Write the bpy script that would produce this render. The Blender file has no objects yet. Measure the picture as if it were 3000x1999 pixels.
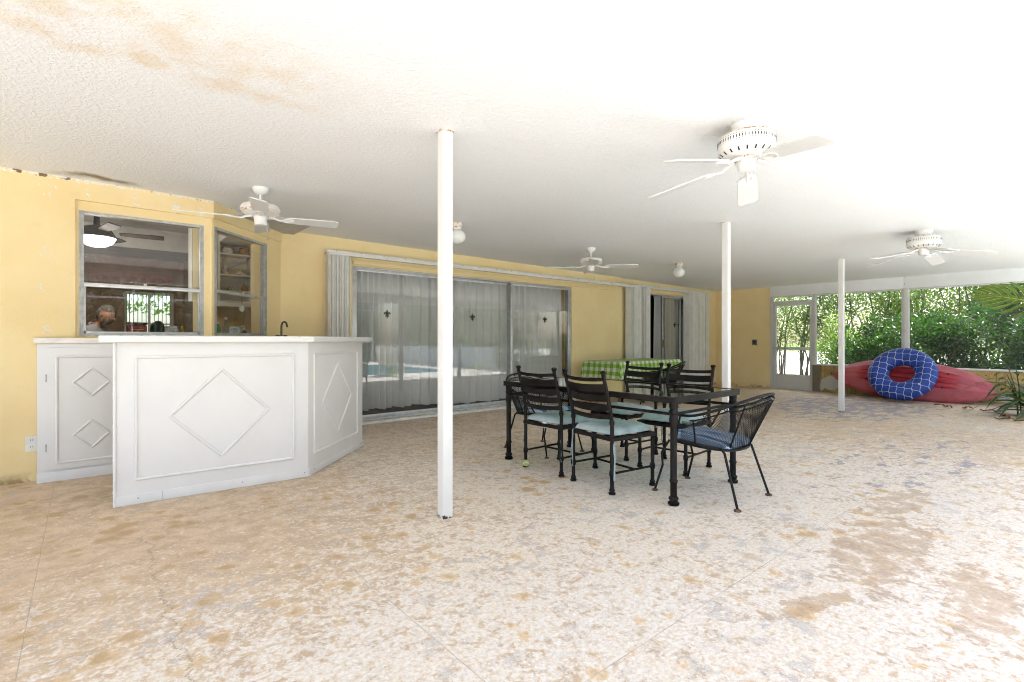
import bpy, bmesh, math, random
import numpy as np
from mathutils import Vector, Matrix
random.seed(7); rng = np.random.default_rng(7)
R = math.radians; PI = math.pi; TAU = 2 * math.pi
sc = bpy.context.scene
col = sc.collection

# ------------------------------------------------------------------ camera
cam_d = bpy.data.cameras.new('camera'); cam = bpy.data.objects.new('camera', cam_d); col.objects.link(cam)
cam_d.sensor_width = 36.0; cam_d.sensor_fit = 'HORIZONTAL'; cam_d.lens = 36.0 * 1481 / 3000
cam_d.shift_y = -(999.5 - 997) / 3000.0
cam_d.clip_start = 0.05; cam_d.clip_end = 400
cam.location = (0, 0, 1.12); cam.rotation_euler = (R(90), 0, R(-40.3))
sc.camera = cam
# ------------------------------------------------------------------ world, sun, exposure
SUN_EL, SUN_AZ = 60.0, -14.0          # azimuth counted from +X towards +Y
sun_dir = Vector((math.cos(R(SUN_EL)) * math.cos(R(SUN_AZ)), math.cos(R(SUN_EL)) * math.sin(R(SUN_AZ)), math.sin(R(SUN_EL))))
w = bpy.data.worlds.new('World'); sc.world = w; w.use_nodes = True
wn = w.node_tree.nodes; wl = w.node_tree.links; wn.clear()
sky = wn.new('ShaderNodeTexSky'); sky.sky_type = 'NISHITA'; sky.sun_disc = False
sky.sun_elevation = R(SUN_EL); sky.sun_rotation = R(90 - SUN_AZ); sky.air_density = 1.0; sky.dust_density = 2.5; sky.ozone_density = 1.0
bg = wn.new('ShaderNodeBackground'); bg.inputs[1].default_value = 0.15
wo = wn.new('ShaderNodeOutputWorld'); wl.new(sky.outputs[0], bg.inputs[0]); wl.new(bg.outputs[0], wo.inputs[0])
sun_d = bpy.data.lights.new('sun', 'SUN'); sun_d.energy = 4.6; sun_d.angle = R(0.53); sun_d.color = (1.0, 0.97, 0.92)
sun = bpy.data.objects.new('sun', sun_d); col.objects.link(sun); sun.location = (8, -6, 20)
sun.rotation_euler = (-sun_dir).to_track_quat('-Z', 'Y').to_euler()
vs = sc.view_settings; vs.view_transform = 'Standard'; vs.look = 'None'; vs.gamma = 1.0; vs.exposure = 2.02
try: vs.use_curve_mapping = False
except Exception: pass
cy = sc.cycles
cy.use_denoising = True; cy.filter_width = 1.0; cy.max_bounces = 9; cy.diffuse_bounces = 6; cy.glossy_bounces = 4; cy.transmission_bounces = 6
cy.transparent_max_bounces = 24; cy.caustics_reflective = False; cy.caustics_refractive = False; cy.sample_clamp_indirect = 8.0
cy.use_adaptive_sampling = True; cy.adaptive_threshold = 0.03

# ------------------------------------------------------------------ material helpers
class NT:
    def __init__(s, name):
        s.m = bpy.data.materials.new(name); s.m.use_nodes = True
        s.t = s.m.node_tree; s.n = s.t.nodes; s.l = s.t.links; s.n.clear()
        s.out = s.n.new('ShaderNodeOutputMaterial')
    def put(s, sock, v):
        if isinstance(v, bpy.types.NodeSocket): s.l.new(v, sock)
        elif v is not None:
            if sock.type == 'RGBA' and len(v) == 3: v = (*v, 1)
            sock.default_value = v
    def obj(s): return s.n.new('ShaderNodeTexCoord').outputs['Object']
    def uv(s): return s.n.new('ShaderNodeTexCoord').outputs['UV']
    def pos(s): return s.n.new('ShaderNodeNewGeometry').outputs['Position']
    def rnd(s): return s.n.new('ShaderNodeObjectInfo').outputs['Random']
    def attr(s, name):
        a = s.n.new('ShaderNodeAttribute'); a.attribute_name = name; return a.outputs['Fac']
    def noise(s, vec, scale, detail=4, rough=0.55, dist=0.0, color=False):
        x = s.n.new('ShaderNodeTexNoise'); s.l.new(vec, x.inputs['Vector'])
        x.inputs['Scale'].default_value = scale; x.inputs['Detail'].default_value = detail
        x.inputs['Roughness'].default_value = rough; x.inputs['Distortion'].default_value = dist
        return x.outputs['Color' if color else 'Fac']
    def voro(s, vec, scale, feature='F1', out='Distance', rand=1.0):
        x = s.n.new('ShaderNodeTexVoronoi'); x.feature = feature; s.l.new(vec, x.inputs['Vector'])
        x.inputs['Scale'].default_value = scale; x.inputs['Randomness'].default_value = rand
        return x.outputs[out]
    def math(s, op, a, b=None, c=None, clamp=False):
        x = s.n.new('ShaderNodeMath'); x.operation = op; x.use_clamp = clamp
        s.put(x.inputs[0], a)
        if b is not None: s.put(x.inputs[1], b)
        if c is not None: s.put(x.inputs[2], c)
        return x.outputs[0]
    def vmath(s, op, a, b=None, out=0):
        x = s.n.new('ShaderNodeVectorMath'); x.operation = op
        s.put(x.inputs[0], a)
        if b is not None: s.put(x.inputs[1], b)
        return x.outputs[out]
    def mapping(s, vec, loc=(0, 0, 0), rot=(0, 0, 0), scale=(1, 1, 1)):
        x = s.n.new('ShaderNodeMapping'); s.l.new(vec, x.inputs['Vector'])
        x.inputs['Location'].default_value = loc; x.inputs['Rotation'].default_value = rot; x.inputs['Scale'].default_value = scale
        return x.outputs[0]
    def xyz(s, vec):
        x = s.n.new('ShaderNodeSeparateXYZ'); s.l.new(vec, x.inputs[0]); return x.outputs
    def comb(s, x, y, z):
        c = s.n.new('ShaderNodeCombineXYZ')
        for i, v in enumerate((x, y, z)): s.put(c.inputs[i], v)
        return c.outputs[0]
    def step(s, v, lo, hi, a=0.0, b=1.0):
        x = s.n.new('ShaderNodeMapRange'); x.interpolation_type = 'SMOOTHSTEP'; x.clamp = True
        s.put(x.inputs[0], v); s.put(x.inputs[1], lo); s.put(x.inputs[2], hi); s.put(x.inputs[3], a); s.put(x.inputs[4], b)
        return x.outputs[0]
    def mix(s, f, a, b, mode='MIX'):
        x = s.n.new('ShaderNodeMix'); x.data_type = 'RGBA'; x.blend_type = mode
        s.put(x.inputs[0], f); s.put(x.inputs[6], a); s.put(x.inputs[7], b)
        return x.outputs[2]
    def bump(s, h, strength=0.3, dist=0.01, normal=None):
        x = s.n.new('ShaderNodeBump'); x.inputs['Strength'].default_value = strength; x.inputs['Distance'].default_value = dist
        s.put(x.inputs['Height'], h)
        if normal is not None: s.put(x.inputs['Normal'], normal)
        return x.outputs[0]
    def pbsdf(s, base, rough=0.5, metal=0.0, normal=None, spec=0.5, **k):
        x = s.n.new('ShaderNodeBsdfPrincipled')
        s.put(x.inputs['Base Color'], base); s.put(x.inputs['Roughness'], rough); s.put(x.inputs['Metallic'], metal)
        x.inputs['Specular IOR Level'].default_value = spec
        if normal is not None: s.l.new(normal, x.inputs['Normal'])
        for kk, v in k.items(): s.put(x.inputs[kk.replace('_', ' ')], v)
        return x.outputs[0]
    def mixsh(s, f, a, b):
        x = s.n.new('ShaderNodeMixShader'); s.put(x.inputs[0], f); s.l.new(a, x.inputs[1]); s.l.new(b, x.inputs[2]); return x.outputs[0]
    def sh(s, kind, color=None, **k):
        x = s.n.new(kind)
        if color is not None: s.put(x.inputs[0], color)
        for kk, v in k.items(): s.put(x.inputs[kk], v)
        return x.outputs[0]
    def done(s, shader):
        s.l.new(shader, s.out.inputs['Surface']); return s.m
    def ellipse(s, p, cx, cy_, rx, ry, rot=0.0):   # 1 inside fading to 0 on an ellipse in X,Y
        q = s.mapping(s.vmath('SUBTRACT', p, (cx, cy_, 0)), rot=(0, 0, -rot))
        q = s.vmath('MULTIPLY', q, (1 / rx, 1 / ry, 0))
        return s.step(s.vmath('LENGTH', q, out='Value'), 1.15, 0.25)

M = {}
def simple(name, base, rough=0.5, metal=0.0, var=0.08, vscale=6.0, bump=0.0, bscale=60, spec=0.5, world=False, **k):
    n = NT(name); p = n.pos() if world else n.obj()
    v = n.noise(p, vscale, 5, 0.6)
    d = tuple(c * (1 - var * 1.6) for c in base); l = tuple(min(1, c * (1 + var)) for c in base)
    c = n.mix(n.step(v, 0.3, 0.7), d, l)
    nm = n.bump(n.noise(p, bscale, 3), bump, 0.004) if bump else None
    r = n.math('ADD', rough, n.math('MULTIPLY', n.math('SUBTRACT', v, 0.5), 0.15))
    M[name] = n.done(n.pbsdf(c, r, metal, nm, spec, **k)); return M[name]

def chipped(name, base, chip, amount=0.62, scale=14, rough=0.5, zlow=None, rust=None, bump=0.15, var=0.06, world=True):
    """paint with chips (a shape of their own); zlow adds a band of flaking near the foot"""
    n = NT(name); p = n.pos() if world else n.obj()
    a = n.noise(p, scale, 8, 0.68)
    if zlow is not None:
        z = n.xyz(p)[2]
        a = n.math('ADD', a, n.step(z, zlow, 0.0, 0.0, 0.30))
    m = n.step(a, amount, amount + 0.02)
    v = n.noise(p, 3.0, 5, 0.6)
    c = n.mix(n.step(v, 0.3, 0.7), tuple(x * (1 - var) for x in base), base)
    if rust: c = n.mix(n.step(n.noise(p, 5, 6, 0.7), 0.6, 0.8, 0, 0.5), c, rust)
    c = n.mix(m, c, chip)
    nm = n.bump(n.math('SUBTRACT', n.noise(p, 90, 3), m), bump, 0.003)
    M[name] = n.done(n.pbsdf(c, rough, 0, nm)); return M[name]

def make_materials():
    # --- porch floor: worn paint over concrete
    n = NT('worn_floor'); P = n.pos()
    warp = n.vmath('MULTIPLY', n.vmath('SUBTRACT', n.noise(P, 6, 2, 0.6, color=True), (.5, .5, .5)), (.06, .06, 0))
    p = n.vmath('ADD', P, warp)
    big = n.noise(P, 0.6, 3, 0.6); mid = n.noise(n.vmath('ADD', P, (7, 3, 0)), 2.3, 4, 0.62)
    f1 = n.noise(p, 22, 6, 0.72); f2 = n.noise(n.vmath('ADD', p, (3, 9, 0)), 40, 4, 0.70); f3 = n.noise(n.vmath('ADD', p, (13, 5, 0)), 7.5, 7, 0.74)
    fine = n.noise(P, 170, 2, 0.7); fine2 = n.noise(P, 55, 4, 0.7)
    X, Y, Z = n.xyz(P)
    left = n.math('MULTIPLY', n.step(X, 2.4, 0.0), n.step(Y, 1.4, 3.2))            # browner, more worn around the bar
    back = n.step(Y, 2.6, 4.2); far = n.step(X, 4.2, 8.0)
    bias = n.math('ADD', n.math('ADD', n.math('MULTIPLY', left, .115), n.math('MULTIPLY', back, .035)), n.math('MULTIPLY', far, .085))
    cream = n.mix(n.step(fine2, .35, .65), (.76, .645, .505), (.815, .74, .64))
    tan = n.mix(n.step(f3, .38, .62), (.70, .545, .385), (.56, .40, .25))
    tanm = n.step(n.math('ADD', n.math('ADD', n.math('MULTIPLY', f1, .55), n.math('ADD', n.math('MULTIPLY', mid, .20), n.math('MULTIPLY', f3, .25))), bias), .50, .555)
    c = n.mix(tanm, cream, tan)
    # pale flakes of old coating
    flv = n.math('ADD', n.math('ADD', n.math('MULTIPLY', f2, .60), n.math('MULTIPLY', f1, -.30)), n.math('ADD', n.math('MULTIPLY', big, .25), n.math('MULTIPLY', mid, .15)))
    flv = n.math('SUBTRACT', flv, n.math('MULTIPLY', bias, .45))
    flm = n.step(flv, .335, .37)
    white = n.mix(n.step(fine, .35, .7), (.79, .735, .675), (.845, .82, .79))
    c = n.mix(n.math('MULTIPLY', flm, .62), c, white)
    # bare grey concrete, speckled
    gm = n.step(n.math('ADD', f3, n.math('MULTIPLY', n.math('SUBTRACT', n.noise(n.vmath('ADD', P, (1, 21, 0)), 1.2, 3, .5), .5), .55)), 0.585, .66)
    grey = n.mix(n.step(fine, .40, .60), (.46, .435, .42), (.68, .65, .63))
    c = n.mix(n.math('MULTIPLY', gm, n.step(fine2, .36, .50, .10, .75)), c, grey)
    # orange-brown blotches with darker hearts
    wq = n.vmath('ADD', P, n.vmath('MULTIPLY', n.vmath('SUBTRACT', n.noise(P, 11, 4, 0.65, color=True), (.5, .5, .5)), (.13, .13, 0)))
    dens = n.noise(n.vmath('ADD', P, (5, 44, 0)), 1.5, 3, .55)
    spot = n.voro(n.vmath('MULTIPLY', wq, (1, 1, 0)), 6.5, 'F1')
    spot = n.math('SUBTRACT', spot, n.math('ADD', n.math('MULTIPLY', n.math('SUBTRACT', dens, .5), .85), n.math('MULTIPLY', left, .10)))
    bl = n.step(n.math('ADD', spot, n.math('MULTIPLY', n.math('SUBTRACT', fine2, .5), .16)), .26, .15); bl2 = n.step(n.math('ADD', spot, n.math('MULTIPLY', n.math('SUBTRACT', f1, .5), .5)), .14, .04)
    c = n.mix(n.math('MULTIPLY', bl, .72), c, n.mix(left, (.73, .50, .245), (.56, .39, .215))); c = n.mix(n.math('MULTIPLY', bl2, .55), c, (.42, .26, .11))
    # thin outlines where a flake lifts
    edge = n.math('MULTIPLY', n.step(n.math('ABSOLUTE', n.math('SUBTRACT', f3, .575)), .016, .0), n.step(fine2, .44, .54))
    edge = n.math('MAXIMUM', edge, n.math('MULTIPLY', n.step(n.math('ABSOLUTE', n.math('SUBTRACT', flv, .35)), .010, .002), n.step(fine, .45, .60)))
    c = n.mix(n.math('MULTIPLY', edge, .5), c, (.30, .26, .225))
    # brown water stains on the right
    st = None
    for (a, b, rx, ry, rt) in ((3.30, .80, 1.1, .34, .10), (2.95, .36, .75, .20, .22), (2.36, .82, .42, .10, -.35), (4.3, .92, .8, .22, 0)):
        e = n.ellipse(P, a, b, rx, ry, rt); st = e if st is None else n.math('MAXIMUM', st, e)
    stm = n.step(n.math('ADD', n.math('MULTIPLY', st, .20), n.math('ADD', n.math('MULTIPLY', f1, .25), n.math('MULTIPLY', f3, .75))), .615, .68)
    c = n.mix(n.math('MULTIPLY', stm, n.math('MULTIPLY', n.step(fine2, .3, .6, .6, .88), n.step(f1, .62, .40, .5, 1))), c, n.mix(n.step(f3, .4, .7), (.54, .375, .235), (.37, .24, .145)))
    # violet-grey bare patches towards the far screen wall
    pu = n.math('MAXIMUM', n.ellipse(P, 9.9, 2.9, 3.0, 1.9, 0.0), n.math('MULTIPLY', n.ellipse(P, 6.2, 1.2, 3.0, .9, 0), .55))
    pun = n.noise(n.vmath('MULTIPLY', n.vmath('ADD', p, (17, 8, 0)), (.75, 1.3, 1)), 5.0, 7, .70)
    pum = n.step(n.math('ADD', n.math('MULTIPLY', pu, .21), pun), .66, .71)
    c = n.mix(n.math('MULTIPLY', pum, .8), c, n.mix(f1, (.17, .15, .20), (.37, .335, .41)))
    # green-grey grime along the bar and the knee wall
    gr = n.math('MAXIMUM', n.ellipse(P, .8, 4.6, 1.4, .5, 0), n.step(X, 11.3, 12.1))
    gr = n.math('MULTIPLY', gr, n.step(f3, .40, .62))
    c = n.mix(n.math('MULTIPLY', gr, .55), c, (.29, .26, .16))
    # scattered dark specks
    c = n.mix(n.math('MULTIPLY', n.step(n.voro(P, 9, 'F1'), .035, .02), .8), c, (.16, .09, .06))
    # a wandering crack
    ck = n.math('ABSOLUTE', n.math('SUBTRACT', n.math('ADD', X, n.math('MULTIPLY', n.math('SUBTRACT', n.noise(n.comb(0.0, Y, 0.0), 7, 6, .75), .5), .30)), .27))
    ckm = n.math('MULTIPLY', n.step(ck, .004, .0015), n.math('MULTIPLY', n.step(Y, 1.7, 1.9), n.step(Y, 3.8, 3.5)))
    c = n.mix(n.math('MULTIPLY', ckm, .7), c, (.17, .13, .10))
    c = n.mix(n.step(fine2, .34, .58, .34, 0), c, (.42, .32, .22)); c = n.mix(n.step(fine, .46, .34, 0, .28), c, (.40, .32, .25))
    c = n.mix(n.math('MULTIPLY', n.step(fine, .60, .68), .35), c, (.86, .83, .80))
    hn = n.noise(P, 60, 4, .72)
    M['worn_floor'] = n.done(n.pbsdf(c, n.step(mid, .2, .8, .5, .75), 0, n.bump(hn, .45, .006), .35))
    simple('joint_grime', (.50, .43, .36), .9, var=.15, world=True)
    # --- textured ceiling with water stains
    n = NT('ceiling_plaster'); P = n.pos()
    k = n.noise(P, 42, 5, .62, .6); k2 = n.noise(P, 95, 3, .6)
    kn = n.math('ADD', n.step(k, .42, .62), n.math('MULTIPLY', k2, .45))
    c = n.mix(n.noise(P, 1.3, 5, .6), (.835, .84, .84), (.875, .88, .885))
    c = n.mix(n.step(k, .47, .33, 0, .14), c, (.56, .54, .52))  # hollows of the relief darkened in the colour, as shade would
    wp = n.vmath('ADD', P, n.vmath('MULTIPLY', n.vmath('SUBTRACT', n.noise(P, 2.2, 5, .65, color=True), (.5, .5, .5)), (.5, .45, 0)))
    st = n.math('MAXIMUM', n.ellipse(wp, .25, 2.98, .85, .17, .03), n.math('MULTIPLY', n.ellipse(wp, .15, 2.70, 1.1, .42, .03), .7))
    c = n.mix(n.math('MULTIPLY', st, n.step(n.noise(P, 4, 6, .65), .36, .62, .05, .62)), c, (.72, .54, .30))
    e2 = n.math('MULTIPLY', n.ellipse(wp, .10, 5.36, .32, .10, -.1), n.step(n.noise(P, 8, 5, .6), .3, .6, .5, .9))
    c = n.mix(e2, c, (.25, .18, .095))
    M['ceiling_plaster'] = n.done(n.pbsdf(c, .9, 0, n.bump(kn, .5, .006), .2))
    # --- yellow stucco, chips near the top of the kitchen wall
    n = NT('yellow_wall'); P = n.pos()
    v = n.noise(P, 1.6, 5, .6); c = n.mix(n.step(v, .3, .7), (.82, .645, .335), (.865, .705, .40))
    c = n.mix(n.step(n.noise(P, 7, 6, .65), .56, .74, 0, .16), c, (.66, .47, .22))
    sp = None
    for (a, b, r_) in ((-.217, 2.344, .07), (.035, 2.35, .055), (.343, 2.349, .07), (.643, 2.34, .06), (-.227, 1.817, .06), (-.227, 1.207, .05), (-.25, 1.55, .04), (.86, 2.33, .08)):
        d = n.vmath('LENGTH', n.vmath('MULTIPLY', n.vmath('SUBTRACT', P, (a, 5.54, b)), (1 / r_, .8, .8 / r_)), out='Value')
        e = n.step(d, 1.2, .1); sp = e if sp is None else n.math('MAXIMUM', sp, e)
    X, Y, Z = n.xyz(P)
    top = n.math('MULTIPLY', n.step(Z, 2.415, 2.44), n.math('MULTIPLY', n.step(X, 2.0, 1.7), 1.15))
    top = n.math('MAXIMUM', top, n.math('MULTIPLY', n.step(Z, 2.35, 2.375), n.math('MULTIPLY', n.step(X, 10.2, 10.8), .7)))
    chip = n.step(n.math('ADD', n.noise(P, 45, 4, .6), n.math('MULTIPLY', n.math('MAXIMUM', sp, top), .172)), .70, .715)
    c = n.mix(chip, c, (.80, .78, .74))
    hole = n.math('MULTIPLY', n.step(n.voro(P, 5.5), .06, .04), n.math('MAXIMUM', sp, .0)); c = n.mix(hole, c, (.1, .07, .04))
    c = n.mix(n.step(n.math('ADD', n.math('MULTIPLY', top, .18), n.noise(n.vmath('ADD', P, (9, 9, 9)), 16, 5, .6)), .76, .80), c, (.20, .13, .07))
    c = n.mix(n.math('MULTIPLY', n.step(Z, .10, .0), n.step(n.noise(P, 9, 6, .65), .42, .62)), c, (.36, .26, .13))
    M['yellow_wall'] = n.done(n.pbsdf(c, .75, 0, n.bump(n.noise(P, 70, 3, .6), .25, .004), .3))
    # --- the stained knee wall
    n = NT('stained_knee_wall'); P = n.pos(); X, Y, Z = n.xyz(P)
    v = n.noise(P, 3, 6, .65); c = n.mix(n.step(v, .3, .7), (.31, .205, .07), (.50, .355, .14))
    drip = n.noise(n.vmath('MULTIPLY', P, (1, 9, .8)), 3, 6, .7)
    c = n.mix(n.math('MULTIPLY', n.step(drip, .48, .66), n.step(Z, -.1, .6, .25, .95)), c, (.13, .09, .045))
    for (a, b, rx, rz) in ((3.86, .20, .20, .17), (4.02, .1, .08, .08), (1.15, .1, .10, .06)):
        d = n.vmath('LENGTH', n.vmath('MULTIPLY', n.vmath('SUBTRACT', P, (12.2, a, b)), (.5, 1 / rx, 1 / rz)), out='Value')
        c = n.mix(n.step(n.math('ADD', d, n.math('MULTIPLY', n.math('SUBTRACT', n.noise(P, 9, 6, .65), .5), 1.1)), .95, .85), c, (.50, .49, .43))
    c = n.mix(n.math('MULTIPLY', n.step(n.math('ADD', Y, n.math('MULTIPLY', n.noise(P, 6, 5, .6), .12)), 4.08, 4.12), .9), c, (.17, .145, .13))
    c = n.mix(n.math('MULTIPLY', n.step(n.noise(P, 26, 5, .6), .62, .68), .8), c, (.07, .055, .035))
    M['stained_knee_wall'] = n.done(n.pbsdf(c, .85, 0, n.bump(n.noise(P, 50, 5, .6), .4, .005), .3))
    # --- paints
    chipped('post_paint', (.80, .785, .76), (.045, .03, .022), .74, 22, .4, zlow=.05)
    chipped('frame_paint', (.60, .585, .56), (.25, .19, .14), .70, 20, .55, rust=(.33, .21, .13))
    chipped('beam_paint', (.80, .80, .80), (.35, .28, .22), .745, 16, .5, var=.05)
    chipped('bar_paint', (.815, .80, .785), (.30, .22, .16), .78, 30, .42, bump=.08, var=.04)
    chipped('fan_white', (.78, .765, .74), (.40, .22, .11), .735, 24, .38, bump=.05, world=False)
    chipped('rusty_white', (.72, .66, .58), (.36, .18, .08), .53, 22, .55, bump=.2, world=False)
    simple('fan_blade', (.70, .70, .69), .42, var=.03)
    simple('counter_laminate', (.80, .76, .70), .38, var=.05, vscale=9)
    simple('aluminium', (.56, .56, .56), .38, .75, var=.1, vscale=14, bump=.15, bscale=180)
    simple('dull_aluminium', (.50, .505, .50), .5, .35, var=.12, vscale=20, bump=.15, bscale=140)
    simple('shutter_cream', (.70, .685, .645), .45, var=.05)
    simple('shutter_beige', (.60, .52, .43), .55, var=.06)  # beige of the upright jamb at the shutter edge
    simple('bronze_metal', (.010, .007, .0055), .5, .0, var=.25, vscale=25, bump=.08, bscale=120, spec=.22)
    simple('black_wire', (.009, .008, .0075), .5, .0, var=.3, vscale=30, spec=.25)
    chipped('rusty_glide', (.055, .035, .025), (.17, .07, .03), .48, 60, .7, world=False)
    simple('teal_fabric', (.37, .445, .445), .9, var=.14, vscale=9, bump=.35, bscale=260, spec=.15)
    simple('white_tag', (.8, .8, .8), .7)
    simple('tennis_felt', (.50, .53, .21), .95, var=.12, vscale=40, bump=.5, bscale=300, spec=.1)
    simple('dark_cushion', (.022, .022, .032), .9, var=.2, bump=.3, bscale=200, spec=.15)
    simple('table_wood', (.16, .055, .022), .4, var=.3, vscale=12)
    simple('opal_glass', (.74, .75, .72), .18, var=.03, spec=.6)
    simple('black_plastic', (.02, .02, .02), .4)
    simple('dark_metal', (.10, .095, .085), .3, .85, var=.15)
    simple('plate_white', (.76, .74, .69), .45)
    simple('grey_box', (.14, .14, .135), .5, .3)
    simple('decal_bronze', (.05, .036, .012), .5, .3)
    simple('brass', (.36, .26, .11), .4, .7)
    simple('interior_wall_grey', (.30, .28, .25), .9)
    simple('interior_gold', (.62, .36, .06), .8)
    simple('interior_tan', (.46, .33, .15), .85)
    simple('kitchen_brown', (.30, .17, .11), .8, var=.15)
    simple('valance_wood', (.26, .085, .04), .5, var=.2, vscale=20)
    simple('cabinet_white', (.66, .64, .60), .5, var=.03)
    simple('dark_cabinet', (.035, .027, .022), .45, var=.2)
    simple('carpet', (.10, .085, .07), .95, bump=.3)
    simple('counter_dark', (.05, .045, .04), .3)
    simple('kitchen_ceiling', (.52, .505, .48), .9)
    simple('fan_dark', (.03, .02, .016), .75, var=.2, spec=.15)
    simple('red_plastic', (.28, .012, .014), .35); simple('lettering_white', (.75, .72, .66), .5); simple('lettering_gold', (.7, .35, .05), .5)
    simple('ceramic_white', (.70, .66, .58), .25); simple('ceramic_brown', (.30, .11, .035), .25)
    simple('green_plastic', (.03, .30, .07), .35); simple('blue_plastic', (.08, .13, .27), .3); simple('yellow_plastic', (.55, .36, .03), .4)
    simple('steel', (.5, .5, .5), .25, .9); simple('paper_bag', (.55, .56, .60), .8, var=.3, vscale=18)
    simple('skin', (.30, .145, .09), .55, var=.08); simple('shirt_grey', (.24, .235, .25), .9, var=.1, bump=.2); simple('hair_grey', (.08, .068, .058), .8, bump=.5, bscale=120); simple('trousers', (.09, .10, .14), .9)
    simple('deck', (.74, .71, .66), .8, var=.08, vscale=3, bump=.3, world=True)
    simple('stucco_white', (.78, .77, .74), .85, bump=.3, world=True)
    simple('driveway_pale', (.62, .60, .56), .85, var=.06, world=True)
    simple('roof_tile', (.35, .30, .26), .9)
    simple('dry_leaf', (.25, .13, .05), .8, var=.3, vscale=20)
    simple('bark', (.19, .15, .115), .9, var=.3, vscale=14, bump=.6, bscale=50)
    simple('soil', (.05, .04, .028), 1.0, var=.3, bump=.5)
    n = NT('lawn'); P = n.pos(); c = n.mix(n.noise(P, 3, 6, .65), (.07, .11, .025), (.13, .17, .05)); M['lawn'] = n.done(n.pbsdf(c, .95, 0, n.bump(n.noise(P, 60, 4), .6, .02), .2))
    # foliage
    def leafmat(name, dark, light, trans, tcol, rough=.4, scale=1.4):
        n = NT(name); P = n.pos()
        f = n.math('ADD', n.math('MULTIPLY', n.noise(P, scale, 4, .6), .6), n.math('MULTIPLY', n.noise(P, 23, 2, .6), .45))
        c = n.mix(n.step(f, .35, .72), dark, light)
        a = n.pbsdf(c, rough, 0, None, .5)
        b = n.sh('ShaderNodeBsdfTranslucent', n.mix(n.step(f, .35, .72), tuple(x * .7 for x in tcol), tcol))
        M[name] = n.done(n.mixsh(trans, a, b))
    leafmat('leaf_dark', (.012, .040, .010), (.040, .105, .020), .22, (.10, .28, .025), .32)
    leafmat('leaf_mid', (.06, .115, .022), (.14, .225, .045), .42, (.32, .50, .07), .45)
    leafmat('leaf_light', (.07, .13, .02), (.17, .27, .05), .42, (.36, .56, .08), .42)
    leafmat('leaf_philodendron', (.05, .10, .010), (.10, .17, .020), .30, (.24, .38, .03), .33, 4)
    leafmat('leaf_strap', (.02, .05, .02), (.05, .105, .035), .25, (.12, .25, .05), .3, 5)
    simple('leaf_rib', (.34, .36, .07), .45)
    # glass: clear with mirror-like reflection at grazing angles
    def glass(name, tint, ior=1.5, boost=1.0):
        n = NT(name); fr = n.n.new('ShaderNodeLayerWeight'); fr.inputs['Blend'].default_value = .5
        R0 = ((ior - 1) / (ior + 1)) ** 2; fz = n.math('ADD', R0, n.math('MULTIPLY', n.math('POWER', fr.outputs['Facing'], 5.0), 1 - R0))
        gl = n.sh('ShaderNodeBsdfGlossy', (1, 1, 1), Roughness=0.0)
        tr = n.sh('ShaderNodeBsdfTransparent', tint)
        M[name] = n.done(n.mixsh(n.math('MULTIPLY', fz, boost, clamp=True), tr, gl))
    glass('window_glass', (.93, .94, .935), 1.5, 1.0)
    glass('door_glass', (.95, .955, .95), 1.5, 1.3)
    glass('table_glass', (.72, .82, .77), 1.5, 1.1)
    glass('bottle_glass', (.72, .78, .88), 1.45, 1.0)
    n = NT('insect_screen'); M['insect_screen'] = n.done(n.mixsh(.13, n.sh('ShaderNodeBsdfTransparent', (1, 1, 1)), n.sh('ShaderNodeBsdfDiffuse', (.22, .22, .22))))
    n = NT('sheer_curtain'); P = n.obj()
    c = n.mix(n.noise(n.vmath('MULTIPLY', P, (18, 1, .6)), 2, 3), (.80, .795, .78), (.88, .875, .865))
    d = n.mixsh(.18, n.sh('ShaderNodeBsdfDiffuse', c), n.sh('ShaderNodeBsdfTranslucent', c))
    M['sheer_curtain'] = n.done(n.mixsh(.07, d, n.sh('ShaderNodeBsdfTransparent', (1, 1, 1))))
    n = NT('lit_globe'); M['lit_globe'] = n.done(n.sh('ShaderNodeEmission', (1, .93, .82), Strength=2.2))
    # water
    n = NT('pool_water'); P = n.pos()
    M['pool_water'] = n.done(n.pbsdf((.06, .33, .42), .05, 0, n.bump(n.noise(P, 5, 3), .15, .02), .5))
    # gingham cloth
    n = NT('gingham'); U = n.xyz(n.uv())
    sx = n.math('LESS_THAN', n.math('FRACT', n.math('DIVIDE', U[0], .128)), .5); sy = n.math('LESS_THAN', n.math('FRACT', n.math('DIVIDE', U[1], .128)), .5)
    t = n.math('ADD', sx, sy)
    weave = n.noise(n.uv(), 400, 2)
    c = n.mix(n.step(t, .5, .6), (.78, .78, .73), (.40, .58, .15)); c = n.mix(n.step(t, 1.5, 1.6), c, (.17, .40, .02))
    c = n.mix(n.math('MULTIPLY', n.step(weave, .4, .6), .12), c, (.5, .55, .4))
    M['gingham'] = n.done(n.mixsh(.12, n.pbsdf(c, .9, 0, n.bump(weave, .15, .001), .1), n.sh('ShaderNodeBsdfTranslucent', c)))
    # striped cushion
    n = NT('striped_fabric'); O = n.xyz(n.obj())
    u = n.math('FRACT', n.math('DIVIDE', n.math('ADD', O[0], 1.0), .165))
    def band(a, b): return n.math('MULTIPLY', n.math('GREATER_THAN', u, a), n.math('LESS_THAN', u, b))
    c = n.mix(band(0, .30), (.36, .50, .62), (.060, .14, .36))
    c = n.mix(band(.30, .36), c, (.62, .58, .47)); c = n.mix(band(.62, .66), c, (.62, .58, .47)); c = n.mix(band(.66, .90), c, (.20, .29, .46)); c = n.mix(band(.94, 1.0), c, (.62, .58, .47))
    c = n.mix(n.step(n.noise(n.obj(), 7, 5, .6), .5, .75, 0, .3), c, (.42, .48, .52))
    M['striped_fabric'] = n.done(n.pbsdf(c, .9, 0, n.bump(n.noise(n.obj(), 260, 2), .3, .002), .15))
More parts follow.
